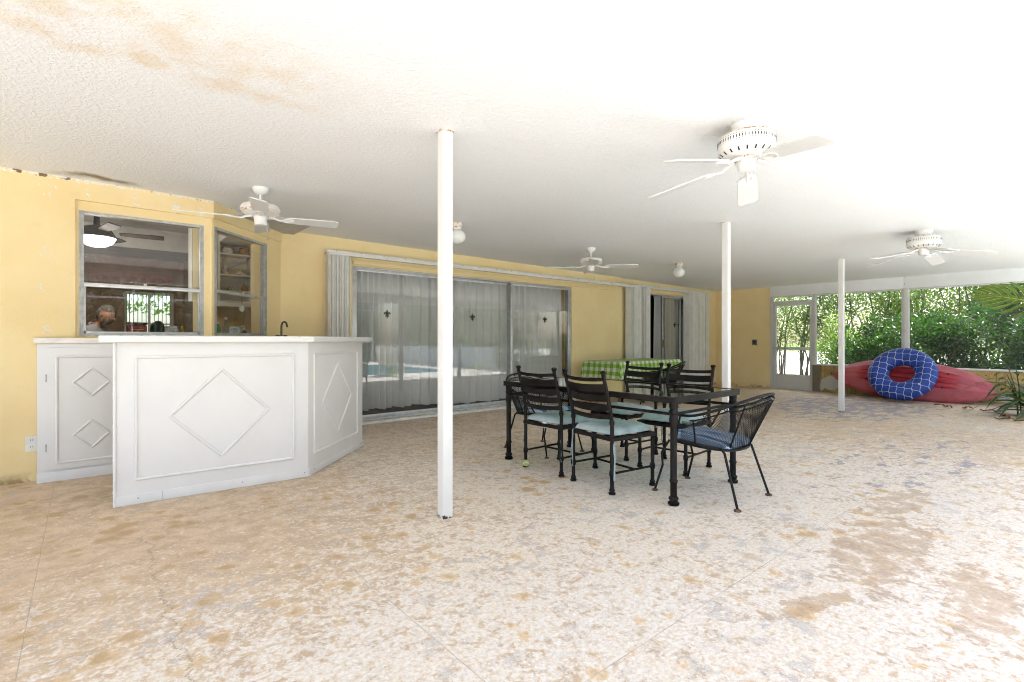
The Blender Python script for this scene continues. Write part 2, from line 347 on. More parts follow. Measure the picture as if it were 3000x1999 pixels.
    # net-patterned swim ring (object X,Y = plane of the ring)
    n = NT('ring_vinyl'); O = n.obj(); q = n.mapping(O, rot=(0, 0, R(24)))
    S = n.xyz(q); cell = .118
    ax = n.math('DIVIDE', n.math('ADD', S[0], n.math('MULTIPLY', S[1], .42)), cell); ay = n.math('DIVIDE', n.math('SUBTRACT', S[1], n.math('MULTIPLY', S[0], .30)), cell)
    fx = n.math('ABSOLUTE', n.math('SUBTRACT', n.math('FRACT', n.math('ADD', ax, n.math('MULTIPLY', n.math('SINE', n.math('MULTIPLY', ay, TAU)), .045))), .5))
    fy = n.math('ABSOLUTE', n.math('SUBTRACT', n.math('FRACT', n.math('ADD', ay, n.math('MULTIPLY', n.math('SINE', n.math('MULTIPLY', ax, TAU)), .045))), .5))
    ln = n.math('MAXIMUM', n.step(fx, .462, .475), n.step(fy, .462, .475))
    kn = n.math('LESS_THAN', n.math('ADD', n.math('POWER', n.math('SUBTRACT', .5, fx), 2), n.math('POWER', n.math('SUBTRACT', .5, fy), 2)), .011)
    c = n.mix(n.math('MAXIMUM', ln, kn), n.mix(n.noise(O, 6, 4), (.010, .035, .24), (.020, .065, .36)), (.40, .47, .60))
    c = n.mix(n.step(n.noise(O, 4, 6, .65), .58, .75, 0, .25), c, (.05, .05, .10))
    M['ring_vinyl'] = n.done(n.pbsdf(c, .42, 0, n.bump(n.noise(O, 20, 3), .1, .004), .45))
    # faded red kayak plastic; the grooves kept their colour
    n = NT('kayak_red'); O = n.obj(); g = n.attr('groove')
    f = n.math('ADD', n.noise(O, 3, 5, .6), n.math('MULTIPLY', n.math('SUBTRACT', n.noise(O, 40, 4, .7), .5), .3))
    c = n.mix(n.step(f, .35, .65), (.40, .075, .09), (.50, .12, .14)); c = n.mix(g, c, (.50, .010, .022))
    c = n.mix(n.step(n.noise(n.vmath('MULTIPLY', O, (1, 6, 6)), 9, 6, .7), .64, .72, 0, .6), c, (.24, .075, .075))
    X = n.xyz(O)[0]
    c = n.mix(n.math('MULTIPLY', n.step(X, 1.12, 1.26), n.step(n.noise(O, 9, 5), .35, .6)), c, (.20, .13, .06))
    M['kayak_red'] = n.done(n.pbsdf(c, .55, 0, n.bump(n.noise(O, 70, 4), .2, .004), .35))
    # screen-enclosure window beyond: kitchen window blinds
    simple('blind_cream', (.55, .52, .46), .7)
make_materials()

# ------------------------------------------------------------------ mesh helpers
class MB:
    def __init__(s): s.v = []; s.f = []; s.uv = None
    def add(s, vs_, fs_):
        b = len(s.v); s.v.extend([tuple(v) for v in vs_]); s.f.extend([tuple(i + b for i in f) for f in fs_]); return s
    def box(s, x0, x1, y0, y1, z0, z1):
        return s.add([(x0, y0, z0), (x1, y0, z0), (x1, y1, z0), (x0, y1, z0), (x0, y0, z1), (x1, y0, z1), (x1, y1, z1), (x0, y1, z1)],
                     [(0, 3, 2, 1), (4, 5, 6, 7), (0, 1, 5, 4), (1, 2, 6, 5), (2, 3, 7, 6), (3, 0, 4, 7)])
    def prism(s, pts, z0, z1):          # polygon in XY (counter-clockwise) extruded in z
        n_ = len(pts); a = [(p[0], p[1], z0) for p in pts] + [(p[0], p[1], z1) for p in pts]
        return s.add(a, [tuple(range(n_ - 1, -1, -1)), tuple(range(n_, 2 * n_))] + [(i, (i + 1) % n_, n_ + (i + 1) % n_, n_ + i) for i in range(n_)])
    def tube(s, pts, r, n_=8, cap=True):
        pts = [Vector(p) for p in pts]; k = len(pts); rs = r if isinstance(r, (list, tuple)) else [r] * k
        rings = []; prev = None
        for i, p in enumerate(pts):
            t = (pts[min(i + 1, k - 1)] - pts[max(i - 1, 0)]); t = t.normalized() if t.length > 1e-9 else Vector((0, 0, 1))
            if prev is None: a = t.cross(Vector((0, 0, 1)) if abs(t.z) < .9 else Vector((1, 0, 0))).normalized()
            else:
                a = prev - t * prev.dot(t); a = a.normalized() if a.length > 1e-6 else t.orthogonal().normalized()
            prev = a; b = t.cross(a)
            rings.append([p + (a * math.cos(TAU * j / n_) + b * math.sin(TAU * j / n_)) * rs[i] for j in range(n_)])
        V = [v for g in rings for v in g]; F = []
        for i in range(k - 1):
            for j in range(n_): F.append((i * n_ + j, i * n_ + (j + 1) % n_, (i + 1) * n_ + (j + 1) % n_, (i + 1) * n_ + j))
        if cap: F.append(tuple(range(n_ - 1, -1, -1))); F.append(tuple((k - 1) * n_ + j for j in range(n_)))
        return s.add(V, F)
    def lathe(s, prof, n_=24, c=(0, 0, 0)):   # prof [(r, z)] from bottom to top
        V = []; F = []
        for r, z in prof:
            for j in range(n_): V.append((c[0] + r * math.cos(TAU * j / n_), c[1] + r * math.sin(TAU * j / n_), c[2] + z))
        for i in range(len(prof) - 1):
            for j in range(n_): F.append((i * n_ + j, i * n_ + (j + 1) % n_, (i + 1) * n_ + (j + 1) % n_, (i + 1) * n_ + j))
        F.append(tuple(range(n_ - 1, -1, -1))); F.append(tuple((len(prof) - 1) * n_ + j for j in range(n_)))
        return s.add(V, F)
    def xf(s, m): s.v = [tuple(m @ Vector(v)) for v in s.v]; return s
    def build(s, name, mat, parent=None, smooth=None, bevel=0.0, seg=2):
        me = bpy.data.meshes.new(name); me.from_pydata(s.v, [], s.f)
        if s.uv:
            l = me.uv_layers.new(name='UVMap')
            for lp in me.loops: l.data[lp.index].uv = s.uv[lp.vertex_index]
        if bevel:
            bm = bmesh.new(); bm.from_mesh(me)
            es = [e for e in bm.edges if e.is_manifold and e.calc_face_angle(0) > R(30)]
            bmesh.ops.bevel(bm, geom=es, offset=bevel, segments=seg, profile=.6, affect='EDGES', clamp_overlap=True)
            bm.to_mesh(me); bm.free()
            if smooth is None: smooth = 40
        me.update()
        if smooth:
            me.shade_smooth(); me.set_sharp_from_angle(angle=R(smooth))
        me.materials.append(M[mat] if isinstance(mat, str) else mat)
        o = bpy.data.objects.new(name, me); col.objects.link(o)
        if parent: o.parent = parent
        return o
def box(name, mat, x0, x1, y0, y1, z0, z1, parent=None, bevel=0.0, **k): return MB().box(x0, x1, y0, y1, z0, z1).build(name, mat, parent, bevel=bevel, **k)
def tag(o, label, cat, group=None):
    o['label'] = label; o['category'] = cat
    if group: o['group'] = group
    return o
def struct(o, label=None):
    o['kind'] = 'structure'
    if label: o['label'] = label
    return o
def thing(name, loc=(0, 0, 0), rz=0.0):
    o = bpy.data.objects.new(name, None); col.objects.link(o); o.location = loc; o.rotation_euler = (0, 0, rz); o.empty_display_size = .1; return o
def copy_tree(o, parent=None):
    c = o.copy(); col.objects.link(c)
    if parent: c.parent = parent
    for ch in list(o.children): copy_tree(ch, c)
    return c
def CZ(x): return 2.455 - .0075 * x
def frame_m(ex, ey, ez, o):   # matrix with given axes
    return Matrix(((ex[0], ey[0], ez[0], o[0]), (ex[1], ey[1], ez[1], o[1]), (ex[2], ey[2], ez[2], o[2]), (0, 0, 0, 1)))

# ================================================================== SETTING
def build_setting():
    g = MB().box(-120, 200, -160, 160, -.6, -.12).build('ground', 'lawn'); struct(g, 'grassy ground all round the house')
    d = MB()
    d.box(-18, 12.5, -2.6, -.02, -.3, -.012); d.box(-18, 4.0, -9.0, -2.6, -.3, -.012); d.box(10.6, 12.5, -9.0, -2.6, -.3, -.012); d.box(-18, 12.5, -13, -9.0, -.3, -.012); d.box(-18, -3.21, -.02, 9, -.3, -.012)  # last strip, left of the porch, is unseen and added to bounce light
    struct(d.build('pool_deck', 'deck'), 'pale sunlit pool deck')
    struct(MB().box(4.0, 10.6, -9.0, -2.6, -.3, -.09).build('pool_water', 'pool_water'), 'turquoise swimming pool water')
    struct(MB().box(19.5, 60, -40, 60, -.3, -.10).build('driveway', 'driveway_pale'), 'pale sunlit driveway beyond the hedge')
    # porch slab and its tooled panels
    f = MB().box(-3.2, 12.55, -.02, 6.62, -.3, -.0012).build('patio_floor', 'joint_grime'); struct(f, 'worn peeling painted concrete patio floor')
    xs = [-3.2] + [-.17 + 1.175 * k for k in range(-2, 11)] + [12.55]; ys = [-.02, 1.11, 2.38, 3.62, 4.86, 6.62]
    cache = {}
    g_ = .0014
    for i in range(len(xs) - 1):
        for j in range(len(ys) - 1):
            x0, x1, y0, y1 = xs[i] + g_, xs[i + 1] - g_, ys[j] + g_, ys[j + 1] - g_
            key = (round(x1 - x0, 3), round(y1 - y0, 3))
            if key not in cache:
                o = MB().box(0, key[0], 0, key[1], -.03, 0).build('slab', 'worn_floor', f, bevel=.001, seg=1); cache[key] = o.data
            else:
                o = bpy.data.objects.new('slab', cache[key]); col.objects.link(o); o.parent = f
            o.location = (x0, y0, 0)
    # ceiling
    c = MB(); x0, x1, y0, y1 = -3.2, 13.5, -.22, 6.75  # unseen overhang past the end wall, sized to block the sun
    c.add([(x0, y0, CZ(x0)), (x1, y0, CZ(x1)), (x1, y1, CZ(x1)), (x0, y1, CZ(x0)), (x0, y0, 2.75), (x1, y0, 2.75), (x1, y1, 2.75), (x0, y1, 2.75)],
          [(0, 3, 2, 1), (4, 5, 6, 7), (0, 1, 5, 4), (1, 2, 6, 5), (2, 3, 7, 6), (3, 0, 4, 7)])
    struct(c.build('ceiling', 'ceiling_plaster'), 'white textured porch ceiling with yellow water stains')
build_setting()

# ================================================================== HOUSE
house = thing('house', (5, 6.6, 0))
tag(house, 'yellow stucco house with kitchen windows and sliding glass doors', 'house')
HO = Matrix.Translation((-5, -6.6, 0))
C1 = Vector((.945, 5.545, 0)); C2 = Vector((1.80, 6.405, 0)); BE = (C2 - C1).normalized(); BN = Vector((BE.y, -BE.x, 0))   # bay wall: along / outward
BM = frame_m(BE, -BN, (0, 0, 1), C1)   # local x along the bay wall, local y into the house
def hb(mb, name, mat, parent=None, **k):
    """house piece given in world coordinates"""
    o = mb.build(name, mat, None, **k)
    o.data.transform(HO) if parent is None or True else None
    o.parent = parent or house
    return o
def build_house():
    zt = 2.50
    W = MB()   # kitchen wall
    W.box(-3.2, -.05, 5.52, 5.74, 0, zt); W.box(-.05, .95, 5.52, 5.74, 2.285, zt); W.box(-.05, -.03, 5.545, 5.74, 0, 2.285)
    W.box(.872, .95, 5.545, 5.74, 0, 2.285); W.box(-.03, .872, 5.545, 5.74, 2.205, 2.285); W.box(-.03, .872, 5.545, 5.74, 0, 1.158)
    hb(W, 'wall', 'yellow_wall')
    Lb = (C2 - C1).length
    B = MB()
    B.box(-.015, .025, .0, .19, 0, zt); B.box(.025, .925, .0, .19, 2.215, zt); B.box(.025, .925, .0, .19, 0, 1.158); B.box(.925, Lb + .0, .0, .19, 0, zt)
    hb(B.xf(BM), 'wall', 'yellow_wall')
    T = MB(); T.box(-.02, Lb, -.022, -.001, 2.29, zt)    # step above the angled window
    hb(T.xf(BM), 'wall_band', 'yellow_wall')
    A = MB()
    A.box(1.795, 2.69, 6.405, 6.60, 0, zt); A.box(2.69, 6.875, 6.405, 6.60, 2.098, zt); A.box(6.875, 8.35, 6.405, 6.60, 0, zt); A.box(2.69, 6.875, 6.41, 6.60, 0, .04)
    hb(A, 'wall', 'yellow_wall')
    A2 = MB(); A2.box(8.352, 9.31, 6.465, 6.66, 0, zt); A2.box(9.31, 10.95, 6.465, 6.66, 2.14, zt); A2.box(10.95, 12.55, 6.465, 6.66, 0, zt); A2.box(9.31, 10.95, 6.475, 6.66, 0, .04)
    hb(A2, 'wall', 'yellow_wall')
    hb(MB().box(12.3, 12.5, 5.12, 6.464, 0, 2.42), 'wall', 'yellow_wall')
    # lintel strips over the door openings
    for (a, b, y, z) in ((2.69, 8.30, 6.380, 2.115), (9.2, 10.95, 6.440, 2.155)):
        hb(MB().box(a, b, y, y + .024, z, z + .05), 'lintel_strip', 'yellow_wall', bevel=.004)
    # unseen slab over the rooms, put in to block light from above
    hb(MB().box(-3.2, 12.6, 5.0, 11.2, 2.95, 3.1), 'blocking_slab', 'roof_tile')
    # white curb under the large door
    hb(MB().box(2.60, 6.95, 6.36, 6.409, 0, .035), 'door_sill', 'stucco_white', bevel=.006)
    hb(MB().box(9.25, 11.0, 6.42, 6.474, 0, .035), 'door_sill', 'stucco_white', bevel=.006)

    # ---- kitchen windows
    def window(m, x0, x1, z0, z1, zr):
        f = MB()
        fw = .034
        f.box(x0, x0 + fw, -.012, .05, z0, z1); f.box(x1 - fw, x1, -.012, .05, z0, z1); f.box(x0 + fw, x1 - fw, -.004, .05, z1 - .022, z1); f.box(x0 + fw, x1 - fw, -.006, .05, z0, z0 + .02)
        f.box(x0 + .008, x0 + .014, -.016, -.012, z0, z1); f.box(x0 + .020, x0 + .026, -.016, -.012, z0, z1); f.box(x1 - .014, x1 - .008, -.016, -.012, z0, z1); f.box(x1 - .026, x1 - .020, -.016, -.012, z0, z1)
        o = hb(f.xf(m), 'window', 'dull_aluminium', bevel=.0015, seg=1)
        r = MB().box(x0 + fw - .006, x1 - fw + .006, -.010, .032, zr - .020, zr + .012); hb(r.xf(m), 'meeting_rail', 'aluminium', o, bevel=.003)
        l = MB().box((x0 + x1) / 2 - .012, (x0 + x1) / 2 + .012, -.018, -.006, zr + .013, zr + .028); hb(l.xf(m), 'latch', 'aluminium', o, bevel=.003)
        p = MB().box(x0 + fw, x1 - fw, .006, .010, zr, z1 - .02); hb(p.xf(m), 'pane', 'window_glass', o)
        p = MB().box(x0 + fw, x1 - fw, .024, .028, z0 + .02, zr); hb(p.xf(m), 'pane', 'window_glass', o)
        s = MB().box(x0 + fw, x0 + fw + .012, .018, .034, z0 + .02, zr - .02); s.box(x1 - fw - .012, x1 - fw, .018, .034, z0 + .02, zr - .02); s.box(x0 + fw, x1 - fw, .018, .034, z0 + .02, z0 + .036)
        hb(s.xf(m), 'sash', 'aluminium', o)
        return o
    window(Matrix.Translation((0, 5.555, 0)), -.03, .872, 1.158, 2.205, 1.592)
    window(BM @ Matrix.Translation((0, .012, 0)), .025, .925, 1.158, 2.215, 1.60)

    # ---- sliding doors
    def fleur(m):   # flat lily emblem, 13 cm tall, in local x / z
        f = MB()
        def poly(pts, y0=-.004, y1=0.):
            q = MB().prism([(p[0], p[1]) for p in pts], y0, y1); q.v = [(v[0], v[2], v[1]) for v in q.v]; f.add(q.v, [tuple(reversed(t)) for t in q.f])
        poly([(0, -.012), (.013, .012), (.011, .035), (0, .066), (-.011, .035), (-.013, .012)])
        for s in (-1, 1):
            path = [(.008, -.010), (.020, .012), (.034, .022), (.044, .012), (.042, -.004), (.034, -.006)]; wd = [.005, .008, .009, .008, .006, .002]
            for i in range(5):
                a = Vector(path[i]); b = Vector(path[i + 1]); t = (b - a).normalized(); nn = Vector((-t.y, t.x))
                q = [a - nn * wd[i], b - nn * wd[i + 1], b + nn * wd[i + 1], a + nn * wd[i]]; q = [(s * v.x, v.y) for v in q]
                poly(q if s > 0 else q[::-1], -.004 - .0002 * i, 0)
        poly([(-.026, -.022), (.026, -.022), (.026, -.013), (-.026, -.013)], -.0055, 0)
        poly([(-.010, -.022), (-.004, -.058), (0, -.064), (.004, -.058), (.010, -.022)])
        for s in (-1, 1):
            q = [(s * .010, -.024), (s * .024, -.042), (s * .030, -.036), (s * .018, -.024)]
            poly(q if s < 0 else q[::-1], -.0048, 0)
        return f.xf(m)
    def slider(x0, x1, y, z0, z1, decal=None, handle=None, glass='door_glass', bl=.05):
        f = MB(); fw = .045
        f.box(x0, x0 + fw, y, y + .035, z0, z1); f.box(x1 - fw, x1, y, y + .035, z0, z1); f.box(x0 + fw, x1 - fw, y, y + .035, z1 - .04, z1); f.box(x0 + fw, x1 - fw, y, y + .035, z0, z0 + bl)
        o = hb(f, 'sliding_door', 'aluminium', bevel=.003)
        hb(MB().box(x0 + fw, x1 - fw, y + .015, y + .020, z0 + bl, z1 - .04), 'pane', glass, o)
        if decal: hb(fleur(frame_m((1, 0, 0), (0, 1, 0), (0, 0, 1), (decal[0], y + .0145, decal[1]))), 'decal', 'decal_bronze', o)
        if handle: hb(MB().box(handle - .012, handle + .012, y - .03, y, .95, 1.13), 'handle', 'brass', o, bevel=.006)
        return o
    # frame around the large door
    F = MB(); F.box(2.69, 2.712, 6.415, 6.55, .04, 2.098); F.box(6.853, 6.875, 6.415, 6.55, .04, 2.098); F.box(2.712, 6.853, 6.42, 6.55, 2.078, 2.098); F.box(2.712, 6.853, 6.415, 6.55, .04, .065)
    hb(F, 'door_frame', 'aluminium', bevel=.003)
    slider(2.715, 4.10, 6.425, .067, 2.076, (3.20, 1.48)); slider(4.06, 5.46, 6.475, .067, 2.076, (4.68, 1.48)); slider(5.42, 6.85, 6.425, .067, 2.076, (6.22, 1.48))
    F = MB(); F.box(9.31, 9.33, 6.475, 6.61, .04, 2.14); F.box(10.93, 10.95, 6.475, 6.61, .04, 2.14); F.box(9.33, 10.93, 6.48, 6.61, 2.12, 2.14); F.box(9.33, 10.93, 6.475, 6.61, .04, .06)
    hb(F, 'door_frame', 'aluminium', bevel=.003)
    slider(9.93, 10.72, 6.49, .062, 2.118, (10.46, 1.47), 9.955); slider(10.12, 10.925, 6.54, .062, 2.118, (10.72, 1.47))
build_house()

# ---- interior rooms (seen through glass)
def room():
    def s(mb, name, mat, label=None): return struct(mb.build(name, mat), label)
    s(MB().box(-3.2, 1.93, 6.68, 11.0, -.3, .03).box(-3.2, .9, 5.76, 6.679, -.3, .03).box(1.935, 12.5, 6.67, 11.0, -.3, .045), 'interior_floor', 'carpet', 'dark interior floor')
    s(MB().box(1.95, 12.6, 6.68, 11.0, 2.46, 2.6), 'interior_ceiling', 'kitchen_ceiling')
    # kitchen ceiling with a raised tray
    k = MB(); k.box(-3.2, 1.95, 5.76, 6.35, 2.40, 2.5); k.box(-3.2, 1.95, 8.75, 11, 2.40, 2.5); k.box(1.35, 1.95, 6.35, 8.75, 2.40, 2.5); k.box(-3.2, -1.6, 6.35, 8.75, 2.40, 2.5); k.box(-1.6, 1.35, 6.35, 8.75, 2.68, 2.78)
    k.box(-1.6, 1.35, 8.74, 8.80, 2.5, 2.68); k.box(1.34, 1.40, 6.35, 8.75, 2.5, 2.68); k.box(-1.6, 1.35, 6.30, 6.36, 2.5, 2.68)
    s(k, 'kitchen_ceiling', 'kitchen_ceiling', 'kitchen tray ceiling')
    b = MB(); b.box(-3.2, .48, 9.8, 10, 0, 2.6); b.box(1.12, 1.3, 9.8, 10, 0, 2.6); b.box(.48, 1.12, 9.8, 10, 1.88, 2.6); b.box(.48, 1.12, 9.8, 10, 0, .75)
    s(b, 'kitchen_back_wall', 'kitchen_brown', 'brown kitchen back wall')
    s(MB().box(1.25, 1.95, 7.78, 7.95, 0, 2.6), 'kitchen_side_wall', 'interior_tan', 'tan kitchen side wall'); s(MB().box(1.25, 1.40, 7.952, 10, 0, 2.6), 'kitchen_side_wall', 'kitchen_brown')
    s(MB().box(1.84, 1.95, 6.68, 7.78, 0, 2.6), 'partition_wall', 'interior_tan')
    s(MB().box(2.0, 8.3, 9.6, 9.75, 0, 2.6), 'living_room_wall', 'interior_wall_grey'); s(MB().box(8.2, 8.3, 6.68, 9.6, 0, 2.6), 'partition_wall', 'interior_wall_grey')
    s(MB().box(6.876, 6.96, 6.602, 6.80, .05, 2.45).box(6.961, 7.5, 6.72, 6.78, .05, 2.45), 'partition_wall', 'interior_gold')
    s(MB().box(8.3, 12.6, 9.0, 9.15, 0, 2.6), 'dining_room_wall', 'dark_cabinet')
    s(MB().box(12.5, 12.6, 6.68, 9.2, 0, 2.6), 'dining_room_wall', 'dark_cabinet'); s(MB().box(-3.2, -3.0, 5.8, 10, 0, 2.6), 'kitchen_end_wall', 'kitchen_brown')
room()

# ---- curtains
def curtain(x0, x1, y, z0, z1, label, seed, fold=.085):
    r = random.Random(seed); nx = int((x1 - x0) / .008); nz = 14
    ph = []; a = r.random() * 6
    amps = []
    for i in range(nx + 1):
        a += .008 / fold * TAU * (.75 + .5 * math.sin(i * .021 + seed) * .5 + r.uniform(-.12, .12)); ph.append(a); amps.append(.042 + .016 * math.sin(i * .013 + seed * 2))
    V = []; F = []
    for k in range(nz + 1):
        t = k / nz; z = z0 + (z1 - z0) * t
        for i in range(nx + 1):
            am = amps[i] * (1.25 - .55 * t)
            zz = z + (0.012 * math.sin(ph[i] * .31) if k == 0 else 0)
            V.append((x0 + (x1 - x0) * i / nx + .006 * math.sin(ph[i] * 2) * (1 - t), y + am * math.sin(ph[i] + .25 * math.sin(t * 3 + i * .02)), zz))
    for k in range(nz):
        for i in range(nx): F.append((k * (nx + 1) + i, k * (nx + 1) + i + 1, (k + 1) * (nx + 1) + i + 1, (k + 1) * (nx + 1) + i))
    b = MB(); b.v = V; b.f = F
    t_ = thing('curtain', ((x0 + x1) / 2, y, z0)); o = b.build('drape', 'sheer_curtain', None, smooth=70); o.data.transform(Matrix.Translation((-(x0 + x1) / 2, -y, -z0))); o.parent = t_
    h = MB(); h.box(x0 - .02, x1 + .02, y + .035, y + .05, z1 - .02, z1 + .015); ho = h.build('curtain_rod', 'aluminium'); ho.data.transform(Matrix.Translation((-(x0 + x1) / 2, -y, -z0))); ho.parent = t_
    tag(t_, label, 'curtain', 'sheer curtains'); return t_
curtain(2.76, 4.18, 6.62, .16, 2.09, 'white sheer curtain behind the glass door panel nearest the bar', 1)
curtain(4.24, 5.56, 6.62, .12, 2.09, 'white sheer curtain behind the middle glass door panel', 2)
curtain(5.58, 6.78, 6.62, .12, 2.09, 'white sheer curtain behind the door panel next to the gold strip', 3)
curtain(10.02, 11.0, 6.72, .10, 2.13, 'sheer curtain bunched behind the far half-open sliding door', 4, .11)

# ---- accordion shutters
def shutter(x0, n_, dx, y, depth, z0, z1, label, wide=0, wdx=.115, mats='shutter_cream'):
    t = thing('accordion_shutter', (x0, y, 0)); me = None
    for i in range(n_):
        s = 1 if i % 2 else -1
        m = frame_m(Vector((.30 * s, 1, 0)).normalized(), Vector((-1, .30 * s, 0)).normalized(), (0, 0, 1), (i * dx, -depth, 0))
        b = MB().box(0, depth * .96, -.0025, .0025, z0, z1); b.box(-.004, .004, -.006, .006, z0, z1)
        b.xf(m).build('slat', mats if i % 3 else 'shutter_cream', t)
    for i in range(wide):      # slats that lie flat towards the viewer
        xx = n_ * dx + i * wdx
        b = MB().box(xx, xx + wdx * .97, -depth - .012 + .014 * (i % 2), -depth - .006 + .014 * (i % 2), z0, z1 - .0)
        b.box(xx - .006, xx + .006, -depth - .02, -depth + .012, z0, z1); b.box(xx + wdx * .45, xx + wdx * .52, -depth - .016 + .014 * (i % 2), -depth - .0125 + .014 * (i % 2), z0, z1)
        b.build('slat', mats, t)
    tag(t, label, 'shutter', 'folded storm shutters'); return t
shutter(2.345, 17, .0165, 6.40, .11, .05, 2.20, 'folded cream accordion storm shutter behind the bar end, left of the curtains')
shutter(8.50, 4, .022, 6.40, .12, .05, 2.215, 'cream accordion storm shutter stack closing the large door track at its far end', wide=2, wdx=.14)
shutter(8.96, 3, .020, 6.46, .17, .05, 2.235, 'narrow cream shutter stack left of the dark open doorway', wide=1, wdx=.16)
shutter(10.78, 6, .022, 6.46, .13, .05, 2.235, 'wide cream pleated shutter stack right of the dark open doorway', wide=5, wdx=.155)
def track(x0, x1, y, z, label):
    t = thing('shutter_track', (x0, y, z)); L = x1 - x0
    MB().box(0, L, -.12, 0, 0, .016).box(0, L, -.125, -.119, -.03, .03).box(0, L, -.012, 0, .016, .05).build('rail', 'shutter_cream', t, bevel=.003)
    MB().box(0, L, -.085, -.035, -.022, -.001).build('channel', 'dull_aluminium', t)
    nb = int(L / .32); me = None
    for i in range(nb):
        o = MB().lathe([(.006, 0), (.006, .004), (.003, .006)], 8).xf(Matrix.Translation((.12 + i * .32, -.125, .018)) @ Matrix.Rotation(R(90), 4, 'X')).build('screw', 'black_plastic', t) if me is None else bpy.data.objects.new('screw', me)
        if me is None: me = o.data
        else: o.location = (i * .32, 0, 0); col.objects.link(o); o.parent = t
    tag(t, label, 'track')
track(2.315, 8.78, 6.404, 2.225, 'long white shutter track above the large sliding door')
track(8.80, 11.85, 6.464, 2.255, 'short white shutter track above the dark open doorway')
MBt = MB().box(0, .02, 0, .13, 0, 2.22); o = MBt.build('shutter_jamb', 'shutter_beige'); o.location = (2.318, 6.272, 0); tag(o, 'thin beige upright jamb at the left edge of the folded shutter', 'jamb')

# ================================================================== porch posts
def post(x, y, label):
    t = thing('porch_post', (x, y, 0)); h = CZ(x); w_ = .035
    MB().box(-w_, w_, -w_, w_, 0, h - .006).build('shaft', 'post_paint', t, bevel=.004)
    MB().box(-w_ - .008, w_ + .008, -w_ - .008, w_ + .008, h - .006, h + .001).build('top_plate', 'rusty_white', t)
    tag(t, label, 'post', 'white porch posts')
post(1.747, 2.715, 'square white porch post nearest the camera with rusty chipped foot')
post(5.39, 2.715, 'white porch post standing behind the glass dining table')
post(9.02, 2.69, 'white porch post in front of the red kayak')

# ================================================================== screen enclosure and door at the far end
def enclosure():
    t = thing('screen_enclosure', (12.3, 2.5, 0))
    def b(name, mat, x0, x1, y0, y1, z0, z1, **k):
        return MB().box(x0 - 12.3, x1 - 12.3, y0 - 2.5, y1 - 2.5, z0, z1).build(name, mat, t, **k)
    b('beam', 'beam_paint', 12.26, 12.40, 2.60, 5.12, 2.135, 2.42, bevel=.004); b('beam', 'beam_paint', 12.26, 12.40, -.35, 2.597, 2.135, 2.42, bevel=.004)
    b('trim', 'frame_paint', 12.27, 12.36, -.35, 5.07, 2.105, 2.134)
    b('upright', 'frame_paint', 12.25, 12.38, 2.515, 2.625, .60, 2.134, bevel=.004); b('cover_strip', 'frame_paint', 12.238, 12.2495, 2.552, 2.588, .60, 2.134)
    b('upright', 'frame_paint', 12.27, 12.35, 4.155, 4.205, .60, 2.104, bevel=.003); b('upright', 'frame_paint', 12.27, 12.36, 5.06, 5.118, 0, 2.134, bevel=.003)
    b('upright', 'frame_paint', 12.27, 12.36, .72, .80, .60, 2.134, bevel=.003); b('upright', 'frame_paint', 12.27, 12.36, -.35, -.27, .0, 2.134, bevel=.003)
    b('rail', 'frame_paint', 12.275, 12.355, 4.207, 5.058, 1.985, 2.02, bevel=.003)
    for (y0, y1, z0, z1) in ((2.627, 4.153, .60, 2.104), (.802, 2.513, .60, 2.104), (-.268, .718, .60, 2.104), (4.207, 5.058, 2.022, 2.104)):
        m = MB().add([(.03, y0 - 2.5, z0), (.03, y1 - 2.5, z0), (.03, y1 - 2.5, z1), (.03, y0 - 2.5, z1)], [(0, 1, 2, 3)]).build('insect_screen', 'insect_screen', t)
    for z in (2.36, 2.22): MB().lathe([(.012, 0), (.012, .005), (.006, .009)], 10).xf(Matrix.Translation((-.04, .075, z)) @ Matrix.Rotation(R(-90), 4, 'Y')).build('bolt', 'dull_aluminium', t)
    tag(t, 'white timber screen wall above the knee wall at the far end', 'screen wall')
    k = thing('knee_wall', (12.3, 2, 0))
    MB().box(-.10, .12, -2.3, 2.20, 0, .575).build('wall', 'stained_knee_wall', k, bevel=.008); MB().box(-.115, .135, -2.3, 2.20, .575, .60).build('sill', 'frame_paint', k, bevel=.004)
    tag(k, 'low stained ochre knee wall with peeling patches behind the kayak', 'wall')
    d = thing('screen_door', (12.3, 4.63, 0)); y0, y1 = -.415, .42
    f = MB(); f.box(-.025, .015, y0, y0 + .065, .02, 1.98); f.box(-.025, .015, y1 - .065, y1, .02, 1.98); f.box(-.024, .014, y0 + .065, y1 - .065, 1.90, 1.98); f.box(-.024, .014, y0 + .065, y1 - .065, .02, .06)
    f.build('frame', 'frame_paint', d, bevel=.004)
    MB().box(-.024, .014, y0 + .065, y1 - .065, .90, .96).build('rail', 'frame_paint', d, bevel=.003)
    MB().box(-.015, .005, y0 + .065, y1 - .065, .06, .32).build('kick_panel', 'frame_paint', d); MB().box(-.022, -.0155, y0 + .065, y1 - .065, .30, .335).build('kick_trim', 'frame_paint', d)
    for z0, z1 in ((.335, .90), (.96, 1.90)):
        MB().add([(-.003, y0 + .065, z0), (-.003, y1 - .065, z0), (-.003, y1 - .065, z1), (-.003, y0 + .065, z1)], [(0, 1, 2, 3)]).build('insect_screen', 'insect_screen', d)
    MB().tube([(-.055, y1 + .02, .95), (-.055, y1 - .30, .95)], .014, 10).tube([(-.055, y1 - .28, .95), (-.03, y1 - .32, .95)], .007, 6).build('closer', 'dull_aluminium', d, smooth=50)
    MB().box(-.06, .10, -.42, .425, 0, .018).build('gap_filler', 'frame_paint', d)  # added to close the gap where sunlight showed under the door
    tag(d, 'white framed screen door with solid kick panel at the far corner', 'door')
enclosure()

